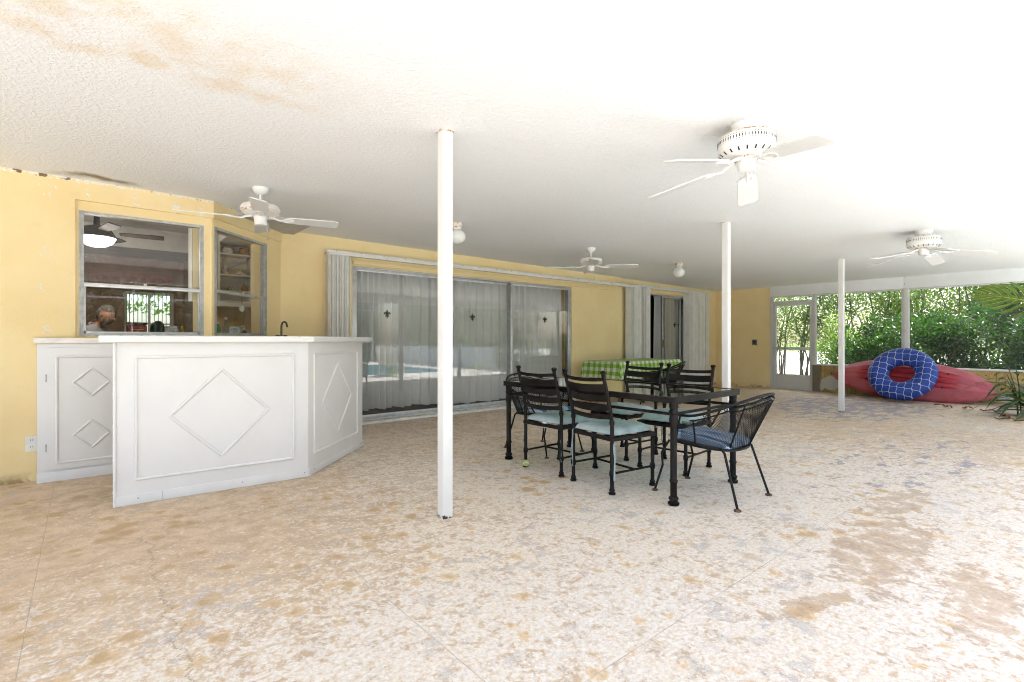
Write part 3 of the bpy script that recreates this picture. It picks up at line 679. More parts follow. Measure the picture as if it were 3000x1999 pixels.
# wall box + outlet
o = thing('outlet', (-.312, 5.52, .30)); MB().box(-.038, .038, -.006, 0, -.06, .06).build('cover_plate', 'plate_white', o, bevel=.003)
for dz in (-.026, .026):
    r_ = MB().box(-.018, .018, -.009, -.006, dz - .017, dz + .017).build('receptacle', 'plate_white', o, bevel=.003)
    MB().box(-.009, -.006, -.0105, -.0091, dz - .004, dz + .010).box(.006, .009, -.0105, -.0091, dz - .004, dz + .010).build('slot', 'black_plastic', r_)
tag(o, 'white double wall outlet low on the yellow wall beside the cabinet', 'outlet')
o = thing('wall_box', (12.3, 5.49, 1.065)); MB().box(-.035, 0, -.05, .05, -.065, .065).build('cover', 'grey_box', o, bevel=.006); MB().box(-.042, -.0352, -.022, .022, -.03, .03).build('flap', 'black_plastic', o, bevel=.003)
tag(o, 'small dark grey box on the far yellow wall near the screen door', 'switch box')

# ================================================================== BAR
def bamboo(mb, a, b, n, r=.011):
    """half-round moulding with node rings from a to b, n = outward normal"""
    a = Vector(a); b = Vector(b); L = (b - a).length; pts = [a, b]; mb.tube(pts, r, 8)
    k = max(1, int(L / .22))
    for i in range(k):
        c = a + (b - a) * ((i + .45) / k); t = (b - a).normalized(); mb.tube([c - t * .006, c + t * .006], r * 1.22, 8)
def build_bar():
    t = thing('bar_counter', (1.0, 4.5, 0))
    B0, B1, B2 = Vector((.163, 4.303, 0)), Vector((1.409, 4.249, 0)), Vector((2.261, 5.121, 0))
    O = Matrix.Translation((-1.0, -4.5, 0))
    def bb(mb, name, mat, p=None, **k):
        o = mb.build(name, mat, None, **k); o.data.transform(O); o.parent = p or t; return o
    for idx, (a, b, L0) in enumerate(((B0, B1, None), (B1, B2, None))):
        e = (b - a); L = e.length; e.normalize(); nrm = Vector((e.y, -e.x, 0)); m = frame_m(e, -nrm, (0, 0, 1), a)
        x1 = L - .004 if idx == 0 else L
        p = bb(MB().box(.0, x1, 0, .20 if idx == 0 else .18, .002, 1.105).xf(m), 'front_panel', 'bar_paint', bevel=.004)
        sk = MB(); cut = .26 if idx == 0 else .55
        sk = bb(MB().box(-.004 if idx == 0 else .004, cut - .001, -.008, -.0005, .001, .068).xf(m), 'skirting', 'bar_paint', p, bevel=.002)
        sk = bb(MB().box(cut + .001, L + (.002 if idx == 0 else .012), -.008, -.0005, .001, .068).xf(m), 'skirting', 'bar_paint', p, bevel=.002)
        for q in ((.10, .62) if idx == 0 else (.08, .95)) + (.99,):
            if q * L < L - .005: bb(MB().lathe([(.004, 0), (.003, .003)], 8).xf(m @ Matrix.Translation((q * L * .985, -.008, .04)) @ Matrix.Rotation(R(90), 4, 'X')), 'nail', 'rusty_glide', p)
        if idx == 0: u0, u1 = .112, 1.133; c = .625
        else: u0, u1 = .105, 1.068; c = .585
        z0, z1 = .168, 1.003; dz = .32; du = .322
        for (pa, pb) in (((u0, z0), (u0, z1)), ((u0, z1), (u1, z1)), ((u1, z1), (u1, z0)), ((u1, z0), (u0, z0)), ((c, .582 + dz), (c + du, .582)), ((c + du, .582), (c, .582 - dz)), ((c, .582 - dz), (c - du, .582)), ((c - du, .582), (c, .582 + dz))):
            mm = MB(); bamboo(mm, (pa[0], -.001, pa[1]), (pb[0], -.001, pb[1]), None); bb(mm.xf(m), 'moulding', 'bar_paint', p, smooth=50)
    mm = MB(); bamboo(mm, (.160, 4.300, .0), (.160, 4.300, 1.1), None, .010); bb(mm, 'corner_moulding', 'bar_paint', smooth=50)
    # counter top: tiled surface with a wooden edge
    n0 = Vector(((B1 - B0).normalized().y, -(B1 - B0).normalized().x, 0)); n1 = Vector(((B2 - B1).normalized().y, -(B2 - B1).normalized().x, 0))
    e0 = (B1 - B0).normalized(); e1 = (B2 - B1).normalized(); bis = (n0 + n1).normalized()
    ov = .065
    pts = [B0 + n0 * ov - e0 * .085, B1 + bis * ov / bis.dot(n0), B2 + n1 * ov + e1 * .11, B2 - n1 * .36 + e1 * .11, B1 - bis * .36 / bis.dot(n0), B0 - n0 * .36 - e0 * .085]
    tp = bb(MB().prism([(p.x, p.y) for p in pts], 1.1055, 1.147), 'counter_top', 'bar_paint', bevel=.004)
    pin = [p + (Vector((.85, 4.75, 0)) - p).normalized() * 0 for p in pts]
    # tiles along the front lip
    for (a, b, nn) in ((pts[0], pts[1], n0), (pts[1], pts[2], n1)):
        L = (b - a).length; e = (b - a).normalized(); k = int(L / .108)
        m = frame_m(e, -nn, (0, 0, 1), a)
        for i in range(k):
            for j in range(3):
                bb(MB().box((i + .03) * L / k, (i + .97) * L / k, .012 + j * .106, .114 + j * .106, 1.147, 1.1515).xf(m), 'tile', 'counter_laminate', tp)
    tag(t, 'white angled patio bar with bamboo moulding diamonds', 'bar')
    # ---- back cabinet
    c = thing('back_cabinet', (.4, 5.45, 0)); OC = Matrix.Translation((-.4, -5.45, 0))
    def cb(mb, name, mat, p=None, **k):
        o = mb.build(name, mat, None, **k); o.data.transform(OC); o.parent = p or c; return o
    y = 5.405
    body = cb(MB().box(-.275, 1.22, y, 5.515, 0, 1.095), 'body', 'bar_paint', bevel=.003)
    cb(MB().box(-.278, 1.22, y - .008, y - .0005, 0, .075), 'plinth', 'bar_paint', body, bevel=.002)
    dr = cb(MB().box(-.218, .33, y - .018, y - .002, .095, 1.062), 'door', 'bar_paint', bevel=.003)
    for (pa, pb) in (((-.160, .146), (-.160, .987)), ((-.160, .987), (.28, .987)), ((.28, .987), (.28, .146)), ((.28, .146), (-.160, .146))):
        mm = MB(); bamboo(mm, (pa[0], y - .018, pa[1]), (pb[0], y - .018, pb[1]), None, .010); cb(mm, 'moulding', 'bar_paint', dr, smooth=50)
    for zc in (.778, .354):
        for i in range(4):
            q = [(.051, zc + .112), (.164, zc), (.051, zc - .112), (-.063, zc)]; mm = MB(); bamboo(mm, (q[i][0], y - .018, q[i][1]), (q[(i + 1) % 4][0], y - .018, q[(i + 1) % 4][1]), None, .010); cb(mm, 'moulding', 'bar_paint', dr, smooth=50)
    for z in (.82, .27): cb(MB().tube([(-.222, y - .012, z - .03), (-.222, y - .012, z + .03)], .007, 8), 'hinge', 'dull_aluminium', dr, smooth=50)
    ct = [(-.295, 5.375), (1.3, 5.375), (2.12, 6.18), (2.12, 6.39), (1.80, 6.39), (.945, 5.53), (-.295, 5.515)]
    cb(MB().prism(ct, 1.0955, 1.138), 'counter_top', 'counter_laminate', bevel=.004)
    cb(MB().box(1.22, 1.26, 5.42, 5.75, 0, 1.095).box(2.0, 2.04, 6.15, 6.38, 0, 1.095), 'support', 'bar_paint')
    tag(c, 'white back cabinet with two small diamonds against the yellow wall', 'cabinet')
    # ---- faucet
    f = thing('faucet', (1.60, 5.66, 1.138), R(45))
    MB().lathe([(.022, 0), (.022, .02), (.013, .03)], 16).tube([(0, 0, .02), (0, 0, .135), (.012, -.004, .165), (.035, -.012, .178), (.058, -.02, .168), (.068, -.024, .135), (.070, -.025, .12)], .0105, 10).build('spout', 'dark_metal', f, smooth=50)
    for s in (-1, 1): MB().lathe([(.02, 0), (.024, .012), (.024, .03), (.018, .036)], 10, (s * .075, 0, 0)).box(s * .075 - .026, s * .075 + .026, -.006, .006, .022, .034).build('handle', 'dark_metal', f, smooth=40)
    MB().box(-.095, .095, -.02, .02, 0, .010).build('deck_plate', 'dark_metal', f, bevel=.003)
    tag(f, 'dark gooseneck faucet with two knobs behind the bar', 'faucet')
build_bar()

# ================================================================== CEILING FANS AND GLOBES
def blade_mesh(r0, r1, w0, w1, pitch):
    n_ = 10; out = []
    for i in range(n_ + 1):
        t = i / n_; x = r0 + (r1 - r0) * t; h = (w0 + (w1 - w0) * t) / 2
        if t > .9: h *= .80 + .20 * math.sqrt(max(0, 1 - ((t - .9) / .1) ** 2))
        if t < .08: h *= .75 + .25 * (t / .08)
        out.append((x, h))
    V = []; F = []
    for (x, h) in out: V += [(x, -h, -.0045), (x, h, -.0045), (x, h, .0045), (x, -h, .0045)]
    for i in range(n_):
        a = 4 * i
        for j in range(4): F.append((a + j, a + (j + 1) % 4, a + 4 + (j + 1) % 4, a + 4 + j))
    F.append((3, 2, 1, 0)); F.append(tuple(4 * n_ + j for j in range(4)))
    b = MB(); b.v = V; b.f = F
    return b.xf(Matrix.Rotation(pitch, 4, 'X'))
def fan(kind, x, y, phase, drop, nb, label, droop=0.0):
    z = CZ(x); t = thing('ceiling_fan', (x, y, z))
    hz = -drop
    if kind == 'A':
        MB().lathe([(.020, -.062), (.040, -.055), (.058, -.035), (.066, -.012), (.066, 0.001)], 24).build('canopy', 'fan_white', t, smooth=40)
        MB().tube([(0, 0, -.058), (0, 0, hz + .115)], .0135, 12).build('downrod', 'fan_white', t, smooth=40)
        h = MB().lathe([(.07, hz - .005), (.118, hz + .004), (.150, hz + .024), (.158, hz + .045), (.158, hz + .070), (.145, hz + .090), (.090, hz + .105), (.03, hz + .118)], 32).build('motor_housing', 'fan_white', t, smooth=35)
        MB().lathe([(.151, hz + .0242), (.1515, hz + .0245), (.159, hz + .046), (.1585, hz + .0462)], 32).build('trim_ring', 'rusty_white', h, smooth=35)
        MB().lathe([(.035, hz - .085), (.048, hz - .080), (.052, hz - .030), (.056, hz - .022), (.056, hz - .006)], 24).build('switch_housing', 'fan_white', t, smooth=40)
        MB().tube([(.05, -.02, hz - .06), (.052, -.022, hz - .19)], .0018, 6).lathe([(.001, -.205), (.005, -.20), (.004, -.19)], 8, (.052, -.022, hz)).build('pull_chain', 'dull_aluminium', t)
        bz = hz - .004
    else:
        MB().lathe([(.060, -.070), (.078, -.060), (.090, -.02), (.093, -.004), (.093, .001)], 28).build('canopy', 'fan_white', t, smooth=40)
        h = MB().lathe([(.08, hz + 0.0096), (.135, hz + 0.0160), (.160, hz + 0.0336), (.163, hz + 0.0480), (.163, hz + 0.1200), (.152, hz + 0.1320), (.105, hz + 0.1424), (.055, hz + 0.1520)], 40).build('motor_housing', 'fan_white', t, smooth=35)
        v = MB()
        for k in range(60):
            a = TAU * k / 60; m = Matrix.Rotation(a, 4, 'Z'); v.add(MB().box(.160, .1645, -.0022, .0022, hz + 0.0880, hz + 0.1040).xf(m).v, MB().box(0, 1, 0, 1, 0, 1).f)
            v.add(MB().box(.160, .1642, -.0022, .0022, hz + 0.1104, hz + 0.1136).xf(m).v, MB().box(0, 1, 0, 1, 0, 1).f); v.add(MB().box(.160, .1642, -.0022, .0022, hz + 0.0784, hz + 0.0816).xf(m).v, MB().box(0, 1, 0, 1, 0, 1).f)
        vo = v.build('vent_slots', 'black_plastic', h); vo['kind'] = 'stuff'
        v = MB()
        for k in range(20):
            a = TAU * (k + .5) / 20; m = Matrix.Rotation(a, 4, 'Z') @ Matrix.Translation((.1475, 0, hz + 0.0240)) @ Matrix.Rotation(R(-41), 4, 'Y')
            v.add(MB().box(-.013, .013, -.004, .004, -.0015, .0015).xf(m).v, MB().box(0, 1, 0, 1, 0, 1).f)
        vo = v.build('vent_slots', 'black_plastic', h); vo['kind'] = 'stuff'
        MB().lathe([(.1, hz + 0.1428), (.150, hz + 0.1324), (.1535, hz + 0.1332), (.152, hz + 0.1376), (.104, hz + 0.1444)], 40).build('rim', 'rusty_white', h, smooth=35)
        MB().lathe([(.030, hz - .075), (.046, hz - .072), (.050, hz - .040), (.055, hz - .012), (.064, hz - .004), (.064, hz + .009)], 24).build('switch_housing', 'fan_white', t, smooth=40)
        MB().lathe([(.065, hz - .006), (.068, hz + .000), (.065, hz + .006)], 24).build('collar', 'rusty_white', t, smooth=40)
        MB().tube([(.045, -.02, hz - .05), (.047, -.022, hz - .10)], .002, 6).build('pull_chain', 'dull_aluminium', t)
        bz = hz
    bme = blade_mesh(.205, .64, .115, .142, R(-12)); ime = None; bmesh_d = None
    for k in range(nb):
        a = R(phase) + TAU * k / nb
        if bmesh_d is None: o = bme.build('blade', 'fan_blade', t, bevel=.0015, seg=1); bmesh_d = o.data
        else: o = bpy.data.objects.new('blade', bmesh_d); col.objects.link(o); o.parent = t
        o.location = (0, 0, bz - .012); o.rotation_euler = (0, droop, a)
        if ime is None:
            b = MB(); b.tube([(.065, 0, .014), (.11, 0, .006), (.15, 0, -.010), (.185, 0, -.010)], [.012, .010, .009, .008], 8)
            for s in (-1, 1):
                b.tube([(.165, 0, -.010), (.19, s * .022, -.008), (.215, s * .036, -.006), (.245, s * .030, -.006), (.262, s * .012, -.006)], [.007, .006, .006, .005, .005], 6)
            b.tube([(.18, 0, -.009), (.27, 0, -.006)], .006, 6)
            io = b.xf(Matrix.Rotation(R(-12), 4, 'X')).build('blade_iron', 'fan_white', o, smooth=50); ime = io.data
        else:
            io = bpy.data.objects.new('blade_iron', ime); col.objects.link(io); io.parent = o
    tag(t, label, 'ceiling fan', 'white ceiling fans')
fan('B', 3.09, 1.43, 24, .205, 5, 'large white ceiling fan nearest the camera with perforated rusty housing', R(9.5))
fan('A', 1.18, 4.78, 75, .245, 4, 'white ceiling fan on a short rod above the bar')
fan('A', 5.44, 4.70, 45, .245, 4, 'white ceiling fan on a short rod in front of the large sliding door')
fan('B', 7.50, 1.395, 69, .21, 5, 'white ceiling fan hanging towards the far screen wall and kayak', R(9.5))
def globe(x, y, label):
    t = thing('globe_light', (x, y, CZ(x)))
    MB().lathe([(.055, -.055), (.060, -.050), (.058, -.004), (.062, .001)], 24).build('base', 'rusty_white', t, smooth=40)
    pr = [(.048 if i == 12 else .095 * math.sin(PI * (i + .02) / 12.6), -.055 - .095 - .086 * math.cos(PI * i / 12.6)) for i in range(0, 12)]
    MB().lathe([(max(r, .001), z) for r, z in pr] + [(.05, -.052)], 28).build('globe', 'opal_glass', t, smooth=60)
    tag(t, label, 'light', 'globe ceiling lights')
globe(3.20, 4.72, 'unlit white globe ceiling light beside the nearest post')
globe(7.56, 4.62, 'unlit white globe ceiling light near the dark open doorway')

# ================================================================== DINING TABLE AND CHAIRS
def leg_profile(h, r, top_bulb=True):
    p = [(r * 1.5, 0), (r * 1.7, .008), (r * 1.7, .018), (r * 1.25, .026), (r * 1.2, .036), (r * 1.5, .044), (r * 1.45, .052), (r, .062), (r, .150), (r * 1.22, .158), (r * 1.22, .168), (r, .176)]
    if top_bulb: p += [(r, h - .155), (r * 1.2, h - .14), (r * 1.35, h - .115), (r * 1.2, h - .085), (r * 1.0, h - .075), (r * 1.35, h - .066), (r * 1.4, h - .050), (r * 1.15, h - .044), (r * 1.3, h - .02), (r * 1.3, h)]
    else: p += [(r, h)]
    return p
def build_table():
    x0, x1, y0, y1, zt = 3.015, 3.945, 1.865, 3.70, .735
    t = thing('dining_table', ((x0 + x1) / 2, (y0 + y1) / 2, 0)); hx, hy = (x1 - x0) / 2, (y1 - y0) / 2
    def rr(hx, hy, r):
        out = []
        for (cx, cy_, a0) in ((hx - r, hy - r, 0), (-hx + r, hy - r, 90), (-hx + r, -hy + r, 180), (hx - r, -hy + r, 270)):
            for k in range(5): out.append((cx + r * math.cos(R(a0 + 22.5 * k)), cy_ + r * math.sin(R(a0 + 22.5 * k))))
        return out
    o_ = rr(hx, hy, .03); i_ = rr(hx - .035, hy - .035, .02); n_ = len(o_)
    V = [(p[0], p[1], z) for z in (zt - .042, zt) for p in o_] + [(p[0], p[1], z) for z in (zt - .042, zt) for p in i_]
    F = []
    for j in range(n_):
        k = (j + 1) % n_
        F += [(j, k, n_ + k, n_ + j), (2 * n_ + k, 2 * n_ + j, 3 * n_ + j, 3 * n_ + k), (n_ + j, n_ + k, 3 * n_ + k, 3 * n_ + j), (k, j, 2 * n_ + j, 2 * n_ + k)]
    b = MB(); b.v = V; b.f = F; b.build('rim', 'bronze_metal', t, smooth=35)
    MB().prism(rr(hx - .037, hy - .037, .02), zt - .010, zt - .002).build('glass_top', 'table_glass', t)
    me = None
    for sx in (-1, 1):
        for sy in (-1, 1):
            if me is None: o = MB().lathe(leg_profile(.69, .0225), 20).build('leg', 'bronze_metal', t, smooth=35); me = o.data
            else: o = bpy.data.objects.new('leg', me); col.objects.link(o); o.parent = t
            o.location = (sx * (hx - .045), sy * (hy - .045), 0)
    for s in (-1, 1):
        MB().tube([(s * (hx - .05), -hy + .05, .615), (s * (hx - .05), hy - .05, .615)], .011, 8).build('stretcher', 'bronze_metal', t, smooth=50)
        MB().tube([(-hx + .05, s * (hy - .05), .615), (hx - .05, s * (hy - .05), .615)], .011, 8).build('stretcher', 'bronze_metal', t, smooth=50)
    tag(t, 'rectangular glass-topped dining table with dark bronze metal legs', 'table')
build_table()

def make_chair():     # faces +X, origin at the middle of the legs
    t = thing('ladder_back_chair'); hx, hy = .215, .215; sz = .415
    sf = MB(); sf.box(-hx - .015, hx + .02, -hy - .018, -hy + .014, sz - .03, sz); sf.box(-hx - .015, hx + .02, hy - .014, hy + .018, sz - .03, sz); sf.box(hx - .012, hx + .02, -hy + .014, hy - .014, sz - .03, sz); sf.box(-hx - .015, -hx + .012, -hy + .014, hy - .014, sz - .03, sz)
    for k in range(3): sf.box(-.13 + k * .12, -.09 + k * .12, -hy + .014, hy - .014, sz - .012, sz - .006)
    sf.build('seat_frame', 'bronze_metal', t, bevel=.003, seg=1)
    foot = [(.022, 0), (.026, .006), (.026, .014), (.017, .022), (.022, .030), (.019, .038), (.0145, .046), (.0145, .125), (.020, .135), (.021, .15), (.020, .165), (.0145, .175)]
    fl_ = MB().lathe(foot + [(.0145, sz - .03)], 14)
    me = None
    for s in (-1, 1):
        if me is None: o = fl_.build('front_leg', 'bronze_metal', t, smooth=40); me = o.data
        else: o = bpy.data.objects.new('front_leg', me); col.objects.link(o); o.parent = t
        o.location = (hx, s * hy, 0)
        bl = MB().lathe(foot + [(.0145, sz + .02)], 14, (-hx, s * hy, 0))
        P = [(-hx, s * hy, sz - .02), (-hx, s * hy, .52), (-hx - .015, s * hy, .60), (-hx - .045, s * hy, .72), (-hx - .085, s * hy, .862)]
        bl.tube(P, .0145, 12); bl.tube([(-hx, s * hy, .505), (-hx - .002, s * hy, .53)], .019, 12)
        bl.lathe([(.014, 0), (.019, .004), (.014, .012), (.020, .020), (.024, .028), (.020, .036), (.008, .042)], 14, (-hx - .086, s * hy, .858))
        bl.build('back_post', 'bronze_metal', t, smooth=40)
        MB().tube([(-hx, s * hy, .15), (hx, s * hy, .15)], .009, 8).build('stretcher', 'bronze_metal', t, smooth=50)
    MB().tube([(.02, -hy, .15), (.02, hy, .15)], .009, 8).build('stretcher', 'bronze_metal', t, smooth=50)
    def px(z): # back-post x offset
        pts = [(.52, 0), (.60, -.015), (.72, -.045), (.862, -.085)]
        for i in range(3):
            if z <= pts[i + 1][0]: u = (z - pts[i][0]) / (pts[i + 1][0] - pts[i][0]); return -hx + pts[i][1] + u * (pts[i + 1][1] - pts[i][1])
        return -hx - .085
    for (zc, h) in ((.838, .028), (.775, .058), (.700, .052), (.628, .050), (.562, .036)):
        V = []; F = []; n_ = 10
        for i in range(n_ + 1):
            u = -1 + 2 * i / n_; bow = -.032 * (1 - u * u); y = u * (hy - .006); dz = -.010 * (1 - u * u)
            for (zz, th) in ((zc - h / 2, 0), (zc - h / 2, 1), (zc + h / 2, 1), (zc + h / 2, 0)):
                V.append((px(zz) + bow + (.003 if th else -.003), y, zz + dz))
        for i in range(n_):
            for j in range(4): F.append((4 * i + j, 4 * i + (j + 1) % 4, 4 * i + 4 + (j + 1) % 4, 4 * i + 4 + j))
        b = MB(); b.v = V; b.f = F; b.build('slat', 'bronze_metal', t, smooth=30)
    return t
def cushion_mesh(hx, hy, th, seed, puff=1.0):
    r = random.Random(seed); n_ = 22; V = []; F = []
    tuft = [(-.4, -.4), (.4, -.4), (-.4, .4), (.4, .4), (0, 0)]
    for side in (0, 1):
        for i in range(n_ + 1):
            for j in range(n_ + 1):
                u = -1 + 2 * i / n_; v = -1 + 2 * j / n_
                e = (1 - abs(u) ** 5) * (1 - abs(v) ** 5); e = max(0, e) ** .42
                # rounded square outline
                k = 1 - .045 * (abs(u) * abs(v)) ** 2.5
                z = th * e
                for (a, b) in tuft: z -= th * .35 * puff * math.exp(-((u - a) ** 2 + (v - b) ** 2) / .016)
                z += .006 * math.sin(u * 7 + seed) * math.sin(v * 6 + seed * 2) * e
                V.append((u * hx * k, v * hy * k, th * .18 + (z * .82 if side else -z * .18)))
    N_ = (n_ + 1) ** 2
    for i in range(n_):
        for j in range(n_):
            a = i * (n_ + 1) + j; q = (a, a + n_ + 1, a + n_ + 2, a + 1); F.append(tuple(N_ + k for k in q)); F.append(tuple(reversed(q)))
    b = MB(); b.v = V; b.f = F; return b
proto = make_chair()
chairs = [(3.200, 3.117, 1, 'dark bronze ladder-back chair with a tennis ball on one foot'),
          (3.165, 2.515, -7, 'dark bronze ladder-back chair nearest the camera, its back turned to it'),
          (4.085, 3.10, 176, 'ladder-back chair across the table, in front of the checked cloth'),
          (3.985, 2.48, 184, 'ladder-back chair across the table, right in front of the white post')]
cl = ['faded teal cushion with a white tag on the chair at the far left', 'faded teal cushion on the ladder-back chair nearest the camera', 'faded teal cushion on the chair facing us in front of the checked cloth', 'thick teal cushion on the chair beside the striped-cushion wire chair']
def ties(parent, x, y, seed):
    r = random.Random(seed)
    for s in (-1, 1):
        for k in range(2):
            L = r.uniform(.14, .34); yy = s * (y + .022); b = MB(); pts = [(x, s * y, .012), (x - .012, yy, .0), (x - .016 + .01 * k, yy + s * .008, -L * .4), (x - .010 - .012 * k, yy + s * (.004 + .012 * k), -L)]
            V = []; F = []
            for i, p in enumerate(pts): V += [(p[0] - .008, p[1], p[2]), (p[0] + .008, p[1] + .001, p[2]), (p[0] + .008, p[1] + .003, p[2]), (p[0] - .008, p[1] + .002, p[2])]
            for i in range(3):
                for j in range(4): F.append((4 * i + j, 4 * i + (j + 1) % 4, 4 * i + 4 + (j + 1) % 4, 4 * i + 4 + j))
            b.v = V; b.f = F; b.build('tie', 'teal_fabric', parent, smooth=40)
for i, (x, y, a, lab) in enumerate(chairs):
    o = proto if i == 0 else copy_tree(proto)
    o.location = (x, y, 0); o.rotation_euler = (0, 0, R(a)); tag(o, lab, 'chair', 'ladder-back dining chairs')
    c = thing('seat_cushion', (x, y, .416), R(a) + R((0, 3, -4, 4)[i])); cushion_mesh(.225, .225, (.062, .066, .07, .085)[i], i + 1).xf(Matrix.Translation((.008, 0, 0))).build('pad', 'teal_fabric', c, smooth=60)
    ties(c, -.205, .19, i)
    if i == 0: MB().box(-.226, -.218, -.05, -.005, -.035, .012).build('care_tag', 'white_tag', c)
    tag(c, cl[i], 'cushion', 'teal seat cushions')
b = thing('tennis_ball', (3.200 - .215, 3.117 + .211, 0)); s_ = MB().lathe([(.010, .0), (.024, .006), (.034, .022), (.036, .034), (.033, .050), (.024, .062), (.018, .066)], 18)
s_.build('felt', 'tennis_felt', b, smooth=60)
MB().tube([(.036 * math.cos(a), .036 * math.sin(a), .034 + .016 * math.sin(2 * a)) for a in [TAU * k / 24 for k in range(25)]], .0015, 5).build('seam', 'white_tag', b, smooth=60)
tag(b, 'pale green tennis ball cut onto a chair foot', 'ball')

def make_wire_chair(cushion, label, clabel, loc, rz):   # faces +Y (front); origin at floor
    t = thing('wire_barrel_chair', loc, rz); sz = .385
    def seat(a, k=1.0):   # seat outline: rounded at the back, squarer in front
        c, s = math.cos(a), math.sin(a); rx, ry = .255, .245
        x = rx * math.copysign(abs(c) ** .75, c); y = ry * math.copysign(abs(s) ** (.62 if s > 0 else .85), s); return Vector((x * k, y * k, sz + .02 * s))
    def rim(a):           # top rail, high at the back, sloping to the arm ends
        c, s = math.cos(a), math.sin(a); back = max(0, -s)
        hgt = .60 + .155 * (back ** 1.3) + (.0 if s < 0 else -.015 * s)
        return Vector((.335 * math.copysign(abs(c) ** .8, c), -.02 + (.39 if s < 0 else .27) * s, hgt))
    N_ = 40
    MB().tube([seat(TAU * i / N_) for i in range(N_ + 1)], .0085, 8, False).build('seat_ring', 'black_wire', t, smooth=60)
    A0, A1 = R(180 - 28), R(360 + 28)
    def al(u): return A0 + (A1 - A0) * u
    MB().tube([rim(al(i / 36)) for i in range(37)], .0095, 8).build('top_rail', 'black_wire', t, smooth=60)
    MB().tube([rim(al(i / 36)) * 1.0 + Vector((0, 0, -.035)) - Vector((rim(al(i / 36)).x, rim(al(i / 36)).y, 0)).normalized() * .014 for i in range(4, 33)], .006, 6).build('inner_rail', 'black_wire', t, smooth=60)
    # scrolls between the two rails
    for i in range(9):
        u = .16 + .68 * i / 8; p = rim(al(u)); q = rim(al(u + .05)); d = (q - p); e = d.normalized(); rr = Vector((p.x, p.y, 0)).normalized(); up = Vector((0, 0, 1)) * .8 - rr * .35
        MB().tube([p + d * .5 - up * .018 + (e * math.cos(k * .9) + up * math.sin(k * .9)) * (.020 - .0016 * k) for k in range(9)], .0032, 5).build('scroll', 'black_wire', t, smooth=60)
    for u in (.13, .36, .64, .87): MB().tube([seat(al(u)), rim(al(u)) * .97 + Vector((0, 0, -.01))], .0065, 6).build('spindle', 'black_wire', t, smooth=60)
    for s in (0, 1):       # arm fronts: pair of slanted bars
        a = al(.02 if s == 0 else .98); f_ = seat(R(155) if s == 0 else R(25))
        MB().tube([f_, rim(a) + Vector((0, -.02, -.01))], .0075, 8).build('arm_support', 'black_wire', t, smooth=60)
    # expanded metal mesh of the back (diamond lattice) and seat pan
    me = MB(); nu, nv = 54, 10
    def srf(u, v):
        a = al(.06 + .88 * u); p, q = seat(a), rim(a) + Vector((0, 0, -.04)); return p + (q - p) * v
    for i in range(-nv, nu + nv):
        for sgn in (1, -1):
            pts = []
            for k in range(nv + 1):
                u = (i + sgn * k * 1.0) / nu
                if 0 <= u <= 1: pts.append(srf(u, k / nv))
            if len(pts) > 1: me.tube(pts, .0023, 3, False)
    mo = me.build('mesh_back', 'black_wire', t); mo['kind'] = 'stuff'
    me = MB()
    for i in range(-22, 23):
        for sgn in (1, -1):
            pts = []
            for k in range(-24, 25):
                x = (i * .022 + sgn * k * .0105 * .9); y = k * .0105
                if (abs(x) / .25) ** 2.6 + (abs(y) / .24) ** 2.6 < 1: pts.append(Vector((x, y, sz - .004 + .02 * y / .24)))
            if len(pts) > 1: me.tube([pts[0], pts[-1]], .002, 3, False)
    mo = me.build('mesh_seat', 'black_wire', t); mo['kind'] = 'stuff'
    for (sx, sy) in ((-1, 1), (1, 1), (-1, -1), (1, -1)):
        if sy > 0: P = [(sx * .20, .215, sz), (sx * .215, .27, sz - .10), (sx * .225, .255, .20), (sx * .24, .31, .012)]
        else: P = [(sx * .205, -.17, sz), (sx * .215, -.205, sz - .03), (sx * .255, -.31, .012)]
        l = MB().tube(P, .0085, 8).build('leg', 'black_wire', t, smooth=60)
        MB().lathe([(.022, 0), (.024, .004), (.022, .010), (.010, .016)], 14, (P[-1][0], P[-1][1], 0)).build('glide', 'rusty_glide', l, smooth=40)
    tag(t, label, 'chair', 'black wire barrel chairs')
    if cushion:
        c = thing('striped_cushion' if cushion == 'striped_fabric' else 'round_cushion', (loc[0], loc[1], sz + .008), rz)
        b = cushion_mesh(.225, .235, .05, 9, .5)
        b.v = [(v[0] * (1 - .10 * max(0, -v[1] / .235)), v[1], v[2] + .02 * v[1] / .24) for v in b.v]
        b.build('pad', cushion, c, smooth=60); tag(c, clabel, 'cushion')
make_wire_chair('striped_fabric', 'black wire mesh barrel chair at the near end of the table', 'blue striped cushion on the wire chair nearest the camera', (3.505, 1.885, 0), R(2))
make_wire_chair('striped_fabric', 'black wire mesh barrel chair at the far end of the table', 'blue striped cushion on the wire chair at the far table end', (3.60, 3.74, 0), R(178))
make_wire_chair('dark_cushion', 'black wire mesh barrel chair pulled up to the checked cloth', 'dark cushion on the wire chair beside the checked tablecloth', (7.62, 5.02, 0), R(28))

